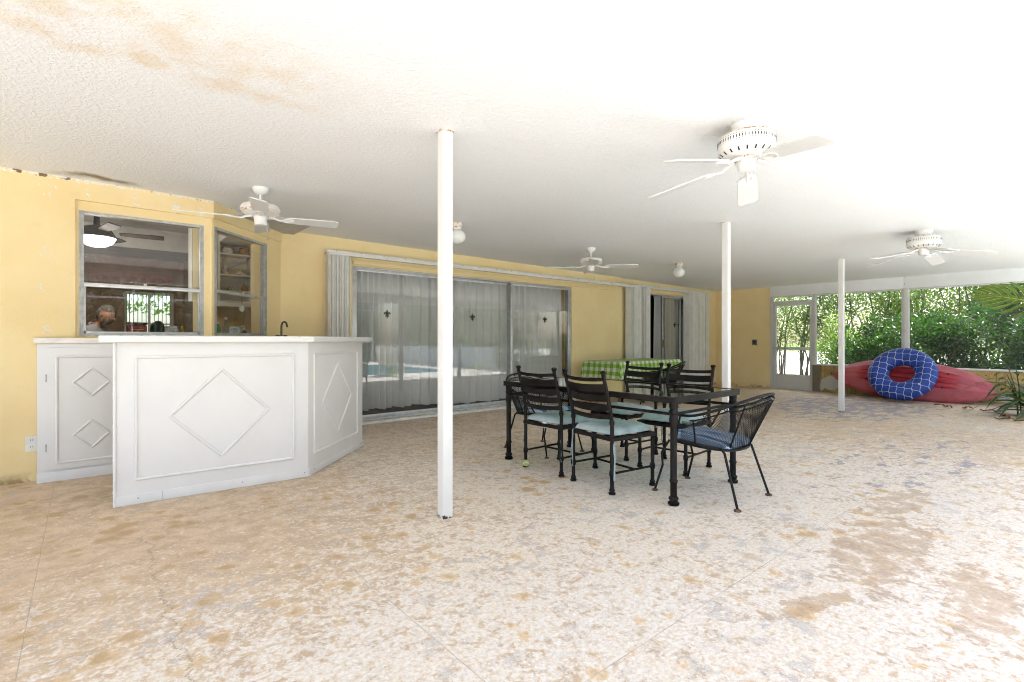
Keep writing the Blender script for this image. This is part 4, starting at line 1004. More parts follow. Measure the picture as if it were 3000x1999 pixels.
# ---- small table with gingham cloth
def cloth_table():
    x0, x1, y0, y1, zt = 6.92, 8.74, 5.33, 6.12, .752
    t = thing('side_table', ((x0 + x1) / 2, (y0 + y1) / 2, 0)); hx, hy = (x1 - x0) / 2, (y1 - y0) / 2
    MB().box(-hx + .01, hx - .01, -hy + .01, hy - .01, zt - .03, zt - .006).build('table_top', 'table_wood', t, bevel=.004)
    MB().box(-hx + .05, hx - .05, -hy + .05, -hy + .07, zt - .12, zt - .03).box(-hx + .05, hx - .05, hy - .07, hy - .05, zt - .12, zt - .03).build('apron', 'table_wood', t)
    for sx in (-1, 1):
        for sy in (-1, 1): MB().lathe([(.018, 0), (.024, .1), (.028, .5), (.030, zt - .03)], 10, (sx * (hx - .07), sy * (hy - .07), 0)).build('leg', 'table_wood', t, smooth=50)
    tag(t, 'wooden table hidden under the green checked cloth', 'table')
    # cloth: grid in sheet coordinates folded over the edges
    dr = .30; nx, ny = 110, 70; V = []; UV = []; F = []
    Wx, Wy = 2 * (hx + dr), 2 * (hy + dr)
    for j in range(ny + 1):
        for i in range(nx + 1):
            u = -Wx / 2 + Wx * i / nx; v = -Wy / 2 + Wy * j / ny
            ox = max(0, abs(u) - hx); oy = max(0, abs(v) - hy); sx = math.copysign(1, u); sy = math.copysign(1, v)
            X = min(abs(u), hx); Y = min(abs(v), hy); z = zt
            rs = .02
            if ox > 0 and oy > 0:
                d = math.hypot(ox, oy); a = math.atan2(oy, ox); drop = max(ox, oy) * .98 + .12 * min(ox, oy); out = .035 + .16 * min(ox, oy) * 1.2
                X += out * math.cos(a); Y += out * math.sin(a); z -= drop
            elif ox > 0:
                w_ = .010 + .012 * math.sin(v * 21 + 1) * (ox / dr) + .06 * ox * .5; X += min(ox, .012) + w_ * (ox / dr) + .05 * ox; z -= max(0, ox - .006)
            elif oy > 0:
                w_ = .010 + .015 * math.sin(u * 15 + 2) * (oy / dr) + .03 * ox; Y += min(oy, .012) + w_ * (oy / dr) + .10 * oy; z -= max(0, oy - .006)
            else: z += .0025 * math.sin(u * 9) * math.sin(v * 11)
            V.append((sx * X, sy * Y, z)); UV.append((u, v))
    for j in range(ny):
        for i in range(nx): a = j * (nx + 1) + i; F.append((a, a + 1, a + nx + 2, a + nx + 1))
    b = MB(); b.v = V; b.f = F; b.uv = UV; o = b.build('tablecloth', 'gingham', None, smooth=60); o.location = ((x0 + x1) / 2, (y0 + y1) / 2, 0)
    tag(o, 'green and white gingham tablecloth draped over the side table', 'tablecloth')
cloth_table()

# ================================================================== KAYAK, RING, LEAVES
def kayak():
    L = 2.56; n_ = 64; m_ = 40; V = []; F = []; G = []
    def hw(s):   # half width along the boat, s in -1..1
        return .385 * max(0.0, 1 - abs(s) ** 2.5) ** .72 + .012
    nf = 64; m_ = nf + 16
    def lerp(t, P):
        for k in range(len(P) - 1):
            if t <= P[k + 1][0]: return P[k][1] + (P[k + 1][1] - P[k][1]) * (t - P[k][0]) / (P[k + 1][0] - P[k][0])
        return P[-1][1]
    for i in range(n_ + 1):
        s = -1 + 2 * i / n_; h = hw(s); x = s * L / 2; dep = .17 * (1 - abs(s) ** 3) + .05; rise = .10 * abs(s) ** 3
        fade = max(0., 1 - (abs(s) / .62) ** 10)
        for j in range(m_):
            g = 0.
            if j < nf:      # hull side (towards the viewer): flat bottom with channels, two chine panels, steep sides
                u = 1 - 2 * j / (nf - 1); zz = dep * lerp(abs(u), [(0, 1.0), (.40, .97), (.46, .90), (.90, .42), (.97, .25), (1.0, .0)])
                for c, wd in ((-.38, .045), (-.13, .04), (.14, .04), (.40, .045)):
                    q = math.exp(-((u - c) / wd) ** 4) * fade; zz -= .030 * q; g = max(g, .55 * q)
                if -.40 < u < .42: g = max(g, .62 * fade)
                zz += .016 * max(0, 1 - abs(u - .01) / .05) * (1 - abs(s) ** 8)
            else:
                u = -1 + 2 * (j - nf + .5) / 16; zz = -.09 * (1 - abs(u) ** 3) * (1 - abs(s) ** 4)
            V.append((x, h * u, zz - rise)); G.append(min(1., g))
    for i in range(n_):
        for j in range(m_): F.append((i * m_ + j, i * m_ + (j + 1) % m_, (i + 1) * m_ + (j + 1) % m_, (i + 1) * m_ + j))
    F.append(tuple(range(m_ - 1, -1, -1))); F.append(tuple(n_ * m_ + j for j in range(m_)))
    b = MB(); b.v = V; b.f = F
    # local x -> world -Y, local y -> up (leaning), local z -> towards -X
    lean = R(28); ey = Vector((math.sin(lean), 0, math.cos(lean))); ex = Vector((0, -1, 0)); ez = ex.cross(ey)
    t = thing('kayak', (11.72, 2.46, 0)); rot = Matrix.Rotation(R(-5.0), 4, 'Z')
    base = frame_m(ex, ey, ez, (.19, 0, .355)) @ rot
    o = b.build('hull', 'kayak_red', None, smooth=40); o.data.attributes.new('groove', 'FLOAT', 'POINT').data.foreach_set('value', G)
    o.parent = t; o.matrix_local = base
    for (x, y) in ((.60, .135), (.56, -.13), (-.60, .135), (-.60, -.13)):
        h = MB().lathe([(.020, -.02), (.020, .004), (.014, .006)], 12).build('scupper_hole', 'black_plastic', o, smooth=50); h.location = (x, y, .172)
    h = MB().tube([(-1.26, -.03, -.05), (-1.31, -.02, -.06), (-1.315, .02, -.06), (-1.26, .03, -.05)], .008, 6).build('carry_handle', 'black_plastic', o, smooth=50)
    tag(t, 'faded red plastic kayak leaning on its side against the knee wall', 'kayak')
    # swim ring
    r = thing('swim_ring', (11.36, 2.44, 0)); lean = R(30); ey = Vector((math.sin(lean), 0, math.cos(lean))); ex = Vector((0, -1, 0)); ez = ex.cross(ey)
    V = []; F = []; A, Bn = 72, 30; R0, r0 = .355, .165
    for i in range(A):
        for j in range(Bn):
            a = TAU * i / A; c = TAU * j / Bn; rad = R0 + r0 * math.cos(c) * (1 + .010 * math.sin(24 * a) * (math.cos(c) < -.3))
            V.append((rad * math.cos(a), rad * math.sin(a), r0 * .92 * math.sin(c)))
    for i in range(A):
        for j in range(Bn): F.append((i * Bn + j, ((i + 1) % A) * Bn + j, ((i + 1) % A) * Bn + (j + 1) % Bn, i * Bn + (j + 1) % Bn))
    b = MB(); b.v = V; b.f = F; o = b.build('tube', 'ring_vinyl', None, smooth=80); o.parent = r
    o.matrix_local = frame_m(ex, ey, ez, (.05, 0, .505))
    v = MB().lathe([(.014, 0), (.014, .012), (.008, .016)], 12).build('valve', 'plate_white', o, smooth=50); v.location = (.30, -.26, .143)
    tag(r, 'blue inflatable swim ring with a white net pattern leaning on the kayak', 'swim ring')
kayak()

# ================================================================== PLANTS
def leaf_cloud(pts, nrm, size, spread=1.0, seed=0, aspect=.42, fold=.25):
    """many small folded leaves; returns vertex/face arrays"""
    g = np.random.default_rng(seed); n_ = len(pts)
    d = nrm + g.normal(0, spread, (n_, 3)); d /= np.linalg.norm(d, axis=1)[:, None] + 1e-9
    up = g.normal(0, 1, (n_, 3)) + np.array([0, 0, .6]); side = np.cross(d, up); side /= np.linalg.norm(side, axis=1)[:, None] + 1e-9
    nn = np.cross(side, d); s = size * g.uniform(.6, 1.25, n_)[:, None]; w_ = s * aspect
    a = pts; b = pts + d * s * .45 + side * w_ * .5 + nn * s * fold * .4; c = pts + d * s - nn * s * .12; e = pts + d * s * .45 - side * w_ * .5 + nn * s * fold * .4
    m = pts + d * s * .5
    V = np.stack([a, b, c, e, m], 1).reshape(-1, 3)
    k = np.arange(n_) * 5; F = np.concatenate([np.stack([k, k + 1, k + 4], 1), np.stack([k + 1, k + 2, k + 4], 1), np.stack([k + 2, k + 3, k + 4], 1), np.stack([k + 3, k, k + 4], 1)])
    return V, F
def np_mesh(name, V, F, mat, parent=None):
    me = bpy.data.meshes.new(name); me.vertices.add(len(V)); me.vertices.foreach_set('co', V.astype(np.float32).ravel())
    me.loops.add(F.size); me.loops.foreach_set('vertex_index', F.astype(np.int32).ravel()); me.polygons.add(len(F)); me.polygons.foreach_set('loop_start', np.arange(0, F.size, 3, dtype=np.int32))
    me.update(calc_edges=True); me.validate(); me.materials.append(M[mat]); o = bpy.data.objects.new(name, me); col.objects.link(o)
    if parent: o.parent = parent
    return o
def stems_of(n_, h, rad, seed, lean=.25, r0=.02):
    r = random.Random(seed); b = MB(); tips = []
    for i in range(n_):
        a = r.random() * TAU; d = rad * math.sqrt(r.random()); p = Vector((math.cos(a) * d * .6, math.sin(a) * d * .6, 0)); P = [p.copy()]; v = Vector((math.cos(a) * lean, math.sin(a) * lean, 1)).normalized()
        hh = h * r.uniform(.7, 1.05); k = 6
        for q in range(k):
            v = (v + Vector((r.uniform(-.25, .25), r.uniform(-.25, .25), r.uniform(-.05, .2)))).normalized(); p = p + v * hh / k; P.append(p.copy())
        b.tube(P, [r0 * (1 - .8 * j / k) for j in range(k + 1)], 5, False); tips.append(P)
        for q in (2, 3, 4, 5):
            if r.random() < .9:
                s = P[q]; a2 = r.random() * TAU; e = Vector((math.cos(a2), math.sin(a2), r.uniform(.3, 1.2))).normalized() * hh * r.uniform(.15, .32); P2 = [s, s + e * .5 + Vector((0, 0, .02)), s + e]
                b.tube(P2, [r0 * .45, r0 * .3, r0 * .12], 4, False); tips.append(P2)
    return b, tips
def shrub(name, loc, rx, ry, h, n_, size, mat, label, cat, group, seed, zlow=.0, nst=7, clump=26, hollow=.55):
    g = np.random.default_rng(seed); t = thing(name, loc)
    b, tips = stems_of(nst, h * .85, min(rx, ry) * .8, seed, .3, .016 + .004 * h); b.build('stem', 'bark', t, smooth=60)
    # clumps spread over an uneven dome
    C = []
    while len(C) < clump:
        p = g.uniform(-1, 1, 3); q = np.array([p[0], p[1], p[2]])
        if p[2] < -.95: continue
        rr_ = np.linalg.norm(q * np.array([1, 1, .9]))
        if hollow < rr_ < 1.02: C.append(q)
    C = np.array(C); C = C * np.array([rx, ry, (h - zlow) / 2]) * g.uniform(.75, 1.1, (clump, 1)) + np.array([0, 0, zlow + (h - zlow) / 2])
    idx = g.integers(0, clump, n_); sp = np.array([rx, ry, (h - zlow) / 2]) * .30
    off = g.normal(0, 1, (n_, 3)); off /= np.linalg.norm(off, axis=1)[:, None]; off *= g.uniform(.2, 1, (n_, 1)) ** .6 * 1.3
    P = C[idx] + off * sp; P[:, 2] = np.maximum(P[:, 2], zlow + .02)
    nr = off + np.array([0, 0, .35])
    V, F = leaf_cloud(P, nr, size, .55, seed); np_mesh('foliage', V, F, mat, t)
    tag(t, label, cat, group); return t
# dark clipped hedge right behind the knee wall
sg = 'dark shrubs behind the knee wall'
sl = 'dense dark green shrub growing right behind the knee wall'
for i, (y, x, ry, rx, h) in enumerate(((3.75, 14.6, .75, .7, 1.55), (2.75, 14.3, .85, .75, 1.95), (1.75, 14.2, .85, .75, 1.75), (.75, 14.3, .85, .75, 1.55), (-.25, 14.2, .85, .75, 1.5))):
    shrub('shrub', (x, y, -.12), rx, ry, h, 9500, .085, 'leaf_dark', sl, 'shrub', sg, 20 + i, .0, 7, 34)
shrub('shrub', (15.4, 4.55, -.12), .7, .6, 1.65, 3600, .095, 'leaf_light', 'bright sunlit pale green shrub right of the screen door', 'shrub', None, 31, .0, 7, 26)
# tall thin hedge trees behind
tg = 'slender hedge trees beyond the screen wall'; tl = 'slender multi-stemmed hedge tree with thin see-through crown beyond the screen wall'
def hedge_tree(loc, h, rad, n_, size, mat, label, group, seed, zl=.9):
    g = np.random.default_rng(seed); t = thing('hedge_tree', loc)
    b, tips = stems_of(6, h * .92, rad * .55, seed, .10, .030); b.build('trunk', 'bark', t, smooth=60)
    T = []
    for P in tips:
        for p in P[1:]: T.append(np.array(p))
    T = np.array(T); T = T[T[:, 2] > zl * .8]
    idx = g.integers(0, len(T), n_); off = g.normal(0, 1, (n_, 3)); P = T[idx] + off * np.array([rad * .30, rad * .30, .16]); P[:, 2] = np.clip(P[:, 2], zl * .5, h * 1.05)
    V, F = leaf_cloud(P, off + np.array([0, 0, .1]), size, .6, seed); np_mesh('crown', V, F, mat, t)
    tag(t, label, 'tree', group); return t
for i, (x, y) in enumerate(((18.6, 8.3), (18.2, 7.3), (17.9, 6.45), (18.3, 5.5), (17.8, 4.5), (18.1, 3.4), (17.7, 2.3), (18.1, 1.2), (17.8, .1), (18.2, -1.1))):
    hedge_tree((x, y, -.12), 4.6 + .3 * math.sin(i * 2.1), .75, 9500 if i > 3 else 4600, .09, 'leaf_mid', tl, tg, 50 + i, 1.0 if i < 4 else .6)
hedge_tree((15.9, 1.35, -.12), 3.7, .75, 3600, .11, 'leaf_dark', 'dark glossy-leaved tree behind the philodendron leaf', None, 71, 1.3)
# thin palm-like plant seen through the screen door
def strap_plant(name, loc, n_, L, w_, mat, label, cat, seed, up=1.0, parts='leaf', rng_a=(0, TAU), droop=1.0):
    r = random.Random(seed); t = thing(name, loc)
    for i in range(n_):
        a = r.uniform(*rng_a); ll = L * r.uniform(.6, 1.1); V = []; F = []; k = 9; e = r.uniform(.35, 1.2) * up; ww = w_ * r.uniform(.7, 1.2)
        sd = Vector((-math.sin(a), math.cos(a), 0)); tw = r.uniform(-.4, .4)
        for q in range(k + 1):
            s = q / k; hr = ll * (s * .8); z = ll * (e * s - droop * .85 * s * s * e - .12 * droop * s * s)
            c = Vector((math.cos(a) * hr, math.sin(a) * hr, max(z, .01) if loc[2] < .1 else z)); hw_ = ww * (math.sin(PI * min(1, .08 + s * .92)) ** .6) * .5 * (1 - .35 * s)
            o_ = sd * math.cos(tw) + Vector((0, 0, math.sin(tw)))
            V += [c - o_ * hw_ + Vector((0, 0, hw_ * .25)), c, c + o_ * hw_ + Vector((0, 0, hw_ * .25))]
        for q in range(k): F += [(3 * q, 3 * q + 1, 3 * q + 4, 3 * q + 3), (3 * q + 1, 3 * q + 2, 3 * q + 5, 3 * q + 4)]
        b = MB(); b.v = [tuple(v) for v in V]; b.f = F; b.build(parts, mat, t, smooth=60)
    tag(t, label, cat); return t
strap_plant('palm_plant', (15.3, 6.55, .55), 26, .8, .035, 'leaf_light', 'spiky pale palm fronds seen through the screen door', 'plant', 5, 1.1)
strap_plant('palm_plant', (14.6, 5.95, -.1), 22, .55, .04, 'leaf_light', 'low spiky plant behind the kick panel of the screen door', 'plant', 6, 1.0)
# strap-leaved plant in the right-hand corner, inside the porch
strap_plant('corner_plant', (10.55, .60, 0), 20, 1.2, .085, 'leaf_strap', 'dark strap-leaved plant in the corner right of the kayak', 'plant', 11, 1.15, rng_a=(.6, 4.6))
def cane_plant(loc, label, seed):
    r = random.Random(seed); t = thing('cane_plant', loc)
    for i in range(6):
        a = r.random() * TAU; h = r.uniform(.5, .95); p0 = Vector((math.cos(a) * .10, math.sin(a) * .10, 0)); P = [p0 + Vector((math.cos(a) * .12 * s * s, math.sin(a) * .12 * s * s, h * s)) for s in (0, .25, .5, .75, 1)]
        st = MB().tube(P, [.010, .009, .008, .007, .004], 6).build('stem', 'leaf_strap', t, smooth=60)
        for k in range(6):
            s = .35 + .65 * k / 5; c = P[0] + (P[4] - P[0]) * s; an = a + k * 2.4; d = Vector((math.cos(an), math.sin(an), .35)); sd = Vector((-math.sin(an), math.cos(an), 0)); L = r.uniform(.16, .26)
            V = [c]; F = []
            for q in range(1, 6):
                u = q / 6; m = c + d * L * u + Vector((0, 0, -.10 * u * u)); hw_ = .032 * math.sin(PI * u) ** .7; V += [m - sd * hw_ + Vector((0, 0, .006)), m, m + sd * hw_ + Vector((0, 0, .006))]
            V.append(c + d * L + Vector((0, 0, -.11)))
            F += [(0, 2, 1), (0, 3, 2)]
            for q in range(4): b0 = 1 + 3 * q; F += [(b0, b0 + 1, b0 + 4, b0 + 3), (b0 + 1, b0 + 2, b0 + 5, b0 + 4)]
            F += [(13, 14, 16), (14, 15, 16)]
            b = MB(); b.v = [tuple(v) for v in V]; b.f = F; b.build('leaf', 'leaf_dark', t, smooth=60)
    tag(t, label, 'plant')
cane_plant((10.75, .78, 0), 'leafy cane plant behind the strap leaves at the right edge', 3)
# big split-leaf philodendron
def philodendron():
    t = thing('philodendron', (8.75, .15, 0)); r = random.Random(4)
    MB().tube([(0, 0, 0), (.02, .02, .3), (-.02, .05, .6), (.0, .06, .8)], [.06, .055, .05, .035], 10).build('trunk', 'bark', t, smooth=60)
    def leaf(base, tip_dir, nrm, L, seed):
        r = random.Random(seed); d = Vector(tip_dir).normalized(); n = Vector(nrm); n = (n - d * n.dot(d)).normalized(); sd = d.cross(n)
        def P(u, v, z=0): return Vector(base) + d * (u * L) + sd * (v * L) + n * (z - .16 * L * u * u - .10 * L * v * v)
        b = MB(); rib = MB()
        # central blade
        V = []; F = []; k = 12
        for q in range(k + 1):
            u = q / k; hw_ = .080 * math.sin(PI * min(1, u * .9 + .12)) ** .7 * (1 - .45 * u)
            for s in (-1, -.5, 0, .5, 1): V.append(P(u, s * hw_, .006 * abs(s)))
        for q in range(k):
            for s in range(4): F.append((5 * q + s, 5 * q + s + 1, 5 * q + s + 6, 5 * q + s + 5))
        b.add(V, F)
        rib.tube([P(u / 10, 0, .004) for u in range(11)], [.008 * (1 - .07 * u) for u in range(11)], 6)
        for i in range(8):
            u0 = -.02 + .115 * i; ln = (.34, .44, .46, .45, .42, .36, .29, .20)[i] * r.uniform(.93, 1.05); ang = (1.75, 1.35, 1.12, .98, .88, .78, .66, .5)[i]
            for s in (-1, 1):
                V = []; F = []; kk = 9; pr = []
                for q in range(kk + 1):
                    w = q / kk; bend = ang - .28 * w; cu = u0 + ln * w * math.cos(bend); cv = .02 + ln * w * math.sin(bend)
                    wd = .054 * (1 - .15 * w) * (1 + .22 * math.sin(w * 8 + i + s)) * (1 if w < .82 else max(.12, math.sqrt(1 - ((w - .82) / .19) ** 2)))
                    tx, ty = math.cos(bend), math.sin(bend); z = .0015 * (i % 2) + .012 * math.sin(w * 3)
                    V += [P(cu - ty * -wd * -1, s * (cv - tx * wd), z + .008), P(cu, s * cv, z), P(cu + ty * -wd, s * (cv + tx * wd), z + .008)]
                    pr.append(P(cu, s * cv, z + .003))
                for q in range(kk): F += [(3 * q, 3 * q + 1, 3 * q + 4, 3 * q + 3), (3 * q + 1, 3 * q + 2, 3 * q + 5, 3 * q + 4)]
                b.add(V, F); rib.tube(pr, [.004 * (1 - .08 * q) for q in range(kk + 1)], 4)
        lo = b.build('leaf', 'leaf_philodendron', t, smooth=60); rib.build('rib', 'leaf_rib', lo, smooth=60)
    def stalk(a, b_, c): MB().tube([a, b_, c], [.016, .013, .009], 8).build('stalk', 'leaf_strap', t, smooth=60)
    # seen leaf: base off the right edge, tip reaching left into the frame, underside lit
    b0 = Vector((.02, .38, 1.56)); stalk((0, .06, .75), (.05, .10, 1.25), tuple(b0)); leaf(b0, (-.22, .86, .30), (-.85, -.30, .45), .62, 1)
    for i, (a, h) in enumerate(((-1.9, 1.25), (-2.9, 1.05), (-.6, 1.3))):
        p = Vector((math.cos(a) * .45, math.sin(a) * .45, h)); stalk((0, .05, .78), tuple(p * .55 + Vector((0, 0, .5))), tuple(p)); leaf(p, (math.cos(a), math.sin(a), -.25), (0, 0, 1), .6, i + 5)
    tag(t, 'large split-leaf philodendron reaching in at the right edge', 'plant')
philodendron()
# dry litter in the corner
for i, (x, y, a, lab) in enumerate(((10.95, 1.75, .6, 'dry fallen leaf lying under the right end of the kayak'), (10.75, 1.15, 1.2, 'curled brown leaf on the floor between kayak and corner plant'), (10.2, .95, .2, 'dead brown strap leaf lying under the corner plant'), (10.9, 1.5, 2.6, 'long dry leaf strip on the floor beside the kayak end'), (9.75, .85, 1.0, 'dead leaf on the floor at the right edge'))):
    b = MB(); V = []; F = []; L = .30 if i % 2 else .38
    for q in range(8):
        s = q / 7; w_ = .028 * math.sin(PI * (s * .9 + .05)); c = Vector((math.cos(a + s * .5) * L * (s - .5), math.sin(a + s * .5) * L * (s - .5), .006 + .03 * math.sin(s * PI * 2 + i) ** 2)); sd = Vector((-math.sin(a), math.cos(a), 0))
        V += [c - sd * w_ + Vector((0, 0, .014)), c, c + sd * w_ + Vector((0, 0, .014))]
    for q in range(7): F += [(3 * q, 3 * q + 1, 3 * q + 4, 3 * q + 3), (3 * q + 1, 3 * q + 2, 3 * q + 5, 3 * q + 4)]
    b.v = [tuple(v) for v in V]; b.f = F; o = b.build('dry_leaf', 'dry_leaf', None, smooth=60); o.location = (x, y, .001); tag(o, lab, 'leaf', 'dry leaves on the floor')

# ================================================================== POOL SIDE (behind the camera; shows in the glass)
def poolside():
    w_ = thing('garden_wall', (12.2, -6, 0)); MB().box(0, .2, -7, 3.4, -.2, .78).box(-.03, .23, -7, 3.4, .78, .83).build('wall', 'stucco_white', w_, bevel=.01); tag(w_, 'low white garden wall beyond the pool reflected in the glass', 'wall')
    hg = np.random.default_rng(3)
    def hedge(x0, x1, y0, y1, h, n_, label):
        P = np.stack([hg.uniform(x0, x1, n_), hg.uniform(y0, y1, n_), hg.uniform(-.1, 1, n_) ** 1 * h], 1)
        P[:, 2] += .35 * np.sin(P[:, 0] * 1.7) * np.sin(P[:, 1] * 1.3); V, F = leaf_cloud(P, hg.normal(0, 1, (n_, 3)), .16, .6, 4); o = np_mesh('hedge', V, F, 'leaf_dark'); o['kind'] = 'stuff'; o['label'] = label
    hedge(12.9, 14.0, -12.5, -1.6, 3.4, 18000, 'tall green hedge beyond the garden wall')
    hedge(-14, 13, -15.2, -13.6, 3.6, 85000, 'tall green hedge along the far side of the pool')
    
    n_ = 2500; P = np.stack([hg.uniform(-1, 3.4, n_), hg.uniform(14, 15, n_), hg.uniform(1.75, 3.4, n_)], 1); V, F = leaf_cloud(P, hg.normal(0, 1, (n_, 3)), .14, .6, 5); o = np_mesh('hedge', V, F, 'leaf_light'); o['kind'] = 'stuff'; o['label'] = 'leafy branches outside the back kitchen window'
    c = thing('pool_cage', (0, -12.6, 0))
    for k in range(9): MB().box(-9.0 + 2.6 * k - .03, -9.0 + 2.6 * k + .03, -.03, .03, 0, 2.7).build('upright', 'beam_paint', c); MB().tube([(-9.0 + 2.6 * k, 0, 2.7), (-9 + 2.6 * k, 4.0, 3.7), (-9 + 2.6 * k, 8.5, 3.7), (-9 + 2.6 * k, 12.25, 2.75)], .035, 4).build('rafter', 'beam_paint', c)
    for z, y in ((2.7, 0), (1.0, 0), (3.7, 4.0), (3.7, 8.5)): MB().box(-9.2, 12.0, y - .03, y + .03, z - .03, z + .03).build('purlin', 'beam_paint', c)
    tag(c, 'white aluminium pool cage frame reflected in the windows', 'pool cage')
    fb = thing('fascia_beam', (5, -.30, 0)); MB().box(-8.2, 8.5, -.07, .07, 2.16, 2.62).build('beam', 'beam_paint', fb); tag(fb, 'white fascia beam along the open pool side of the porch', 'beam')
    for (x, y, s) in ((7.3, -1.5, 21), (10.8, -1.6, 22), (4.2, -2.0, 23)):
        strap_plant('fern_plant', (x, y, .02), 18, .8, .06, 'leaf_mid', 'arching green plant on the pool deck reflected in the glass', 'plant', s, 1.3)['group'] = 'plants on the pool deck'
    l = thing('pool_lounger', (7.6, -2.2, 0), R(40))
    MB().box(-.3, .3, -.9, .3, .30, .34).build('seat', 'stucco_white', l, bevel=.01); MB().box(-.3, .3, 0, .7, 0, .04).xf(Matrix.Translation((0, .3, .32)) @ Matrix.Rotation(R(55), 4, 'X')).build('backrest', 'stucco_white', l, bevel=.01)
    for sx in (-1, 1):
        for sy in (-.85, .25): MB().box(sx * .28 - .02, sx * .28 + .02, sy - .02, sy + .02, 0, .30).build('leg', 'stucco_white', l)
    tag(l, 'white pool lounger on the deck reflected in the glass', 'lounger')
poolside()

# ================================================================== KITCHEN CONTENTS
def kitchen():
    wc = thing('kitchen_counter', (.5, 6.0, 0)); MB().prism([(-.9, 5.75), (.92, 5.75), (1.66, 6.50), (1.4, 6.85), (.75, 6.2), (-.9, 6.2)], 1.06, 1.10).xf(Matrix.Translation((-.5, -6, 0))).build('counter_top', 'counter_dark', wc)
    MB().box(-1.4, .2, -.2, .16, .03, 1.06).build('cabinet', 'cabinet_white', wc); tag(wc, 'dark kitchen counter just inside the windows', 'counter')
    # window at the back of the kitchen
    kw = thing('kitchen_window', (.80, 9.9, 0)); f = MB(); f.box(-.32, -.28, -.04, .04, .75, 1.88); f.box(.28, .32, -.04, .04, .75, 1.88); f.box(-.28, .28, -.04, .04, 1.84, 1.88); f.box(-.28, .28, -.04, .04, .75, .79); f.build('frame', 'cabinet_white', kw)
    MB().box(-.012, .012, -.02, .02, .79, 1.84).box(-.28, .28, -.021, .019, 1.37, 1.39).build('muntin', 'cabinet_white', kw); MB().box(-.28, .28, -.003, .003, .79, 1.84).build('pane', 'window_glass', kw); tag(kw, 'bright window at the back of the kitchen', 'window')
    bl = thing('vertical_blinds', (.80, 9.74, 0))
    for k in range(13): MB().box(-.012, .012, -.001, .001, .8, 1.86).xf(Matrix.Translation((-.31 + k * .052, 0, 0)) @ Matrix.Rotation(R(65), 4, 'Z')).build('vane', 'blind_cream', bl)
    tag(bl, 'vertical blinds turned open in front of the back window', 'blinds')
    v = thing('valance', (.55, 9.68, 0)); MB().box(-.5, .55, 0, .05, 1.90, 2.16).build('board', 'valance_wood', v)
    for k in range(9): MB().box(-.47 + k * .115, -.385 + k * .115, -.012, -.001, 1.93, 2.08).build('panel', 'valance_wood', v, bevel=.004)
    tag(v, 'reddish wooden valance above the back kitchen window', 'valance')
    # lit ceiling fan
    fx, fy, fz = .115, 7.30, 2.255
    t = thing('kitchen_fan', (fx, fy, fz)); MB().lathe([(.002, -.10), (.08, -.085), (.14, -.05), (.17, 0), (.172, .01)], 28).build('globe', 'lit_globe', t, smooth=60)
    MB().lathe([(.175, .010), (.18, .02), (.15, .07), (.12, .12), (.03, .15), (.02, .43)], 28).build('motor_housing', 'fan_dark', t, smooth=40)
    for k in range(5):
        a = R(-5 + 72 * k); o = blade_mesh(.20, .62, .09, .13, R(-12)).build('blade', 'fan_dark', t); o.location = (0, 0, .07); o.rotation_euler = (0, 0, a)
    ld = bpy.data.lights.new('globe_lamp', 'POINT'); ld.energy = 11; ld.shadow_soft_size = .12; ld.color = (1, .92, .80); lo = bpy.data.objects.new('globe_lamp', ld); col.objects.link(lo); lo.location = (0, 0, -.16); lo.parent = t
    tag(t, 'dark kitchen ceiling fan with a glowing white bowl light', 'ceiling fan')
    # shelf unit
    s = thing('shelf_unit', (1.545, 7.62, 0)); MB().box(-.21, -.185, -.14, .14, 1.62, 2.58).box(.185, .21, -.14, .14, 1.62, 2.58).box(-.185, .185, .12, .14, 1.62, 2.58).build('carcass', 'cabinet_white', s)
    for z in (1.64, 1.775, 1.99, 2.265): MB().box(-.185, .185, -.14, .119, z - .02, z).build('shelf', 'cabinet_white', s)
    MB().box(-.215, .215, -.16, .12, 1.56, 1.615).build('light_rail', 'cabinet_white', s, bevel=.008); MB().box(-.50, -.215, -.14, .14, 1.62, 2.58).build('cupboard', 'cabinet_white', s)
    tag(s, 'open white kitchen shelf unit seen through the angled window', 'shelf')
    def pot(name, prof, x, y, z, mat, label, cat, extra=None):
        t = thing(name, (x, y, z)); MB().lathe(prof, 20).build('body', mat, t, smooth=45)
        if extra: extra(t)
        tag(t, label, cat); return t
    pot('tureen', [(.04, 0), (.07, .03), (.075, .07), (.06, .085), (.02, .10), (.012, .115), (.004, .12)], 1.46, 7.58, 2.266, 'ceramic_white', 'white lidded bowl on the top kitchen shelf', 'bowl', lambda t: MB().tube([(-.07, 0, .05), (-.10, 0, .06), (-.09, 0, .085), (-.065, 0, .08)], .006, 6).build('handle', 'ceramic_white', t))
    pot('clay_pot', [(.04, 0), (.06, .03), (.058, .07), (.05, .08), (.058, .095)], 1.66, 7.58, 2.266, 'ceramic_brown', 'brown clay pot on the top kitchen shelf', 'pot', lambda t: MB().tube([(.055, 0, .07), (.09, 0, .075), (.085, 0, .03), (.055, 0, .03)], .006, 6).build('handle', 'ceramic_brown', t))
    pot('cow_figurine', [(.03, 0), (.035, .04), (.028, .07), (.018, .085), (.024, .11), (.012, .135)], 1.43, 7.57, 1.991, 'ceramic_white', 'white figurine on the middle kitchen shelf', 'figurine', lambda t: MB().box(-.022, -.012, -.03, -.024, .09, .10).build('spot', 'black_plastic', t))
    pot('butter_dish', [(.05, 0), (.065, .008), (.055, .012), (.045, .04), (.015, .055), (.004, .065)], 1.61, 7.57, 1.991, 'ceramic_white', 'white covered dish on the middle kitchen shelf', 'dish', lambda t: MB().lathe([(.004, .066), (.009, .072), (.004, .080)], 10).build('knob', 'ceramic_white', t))
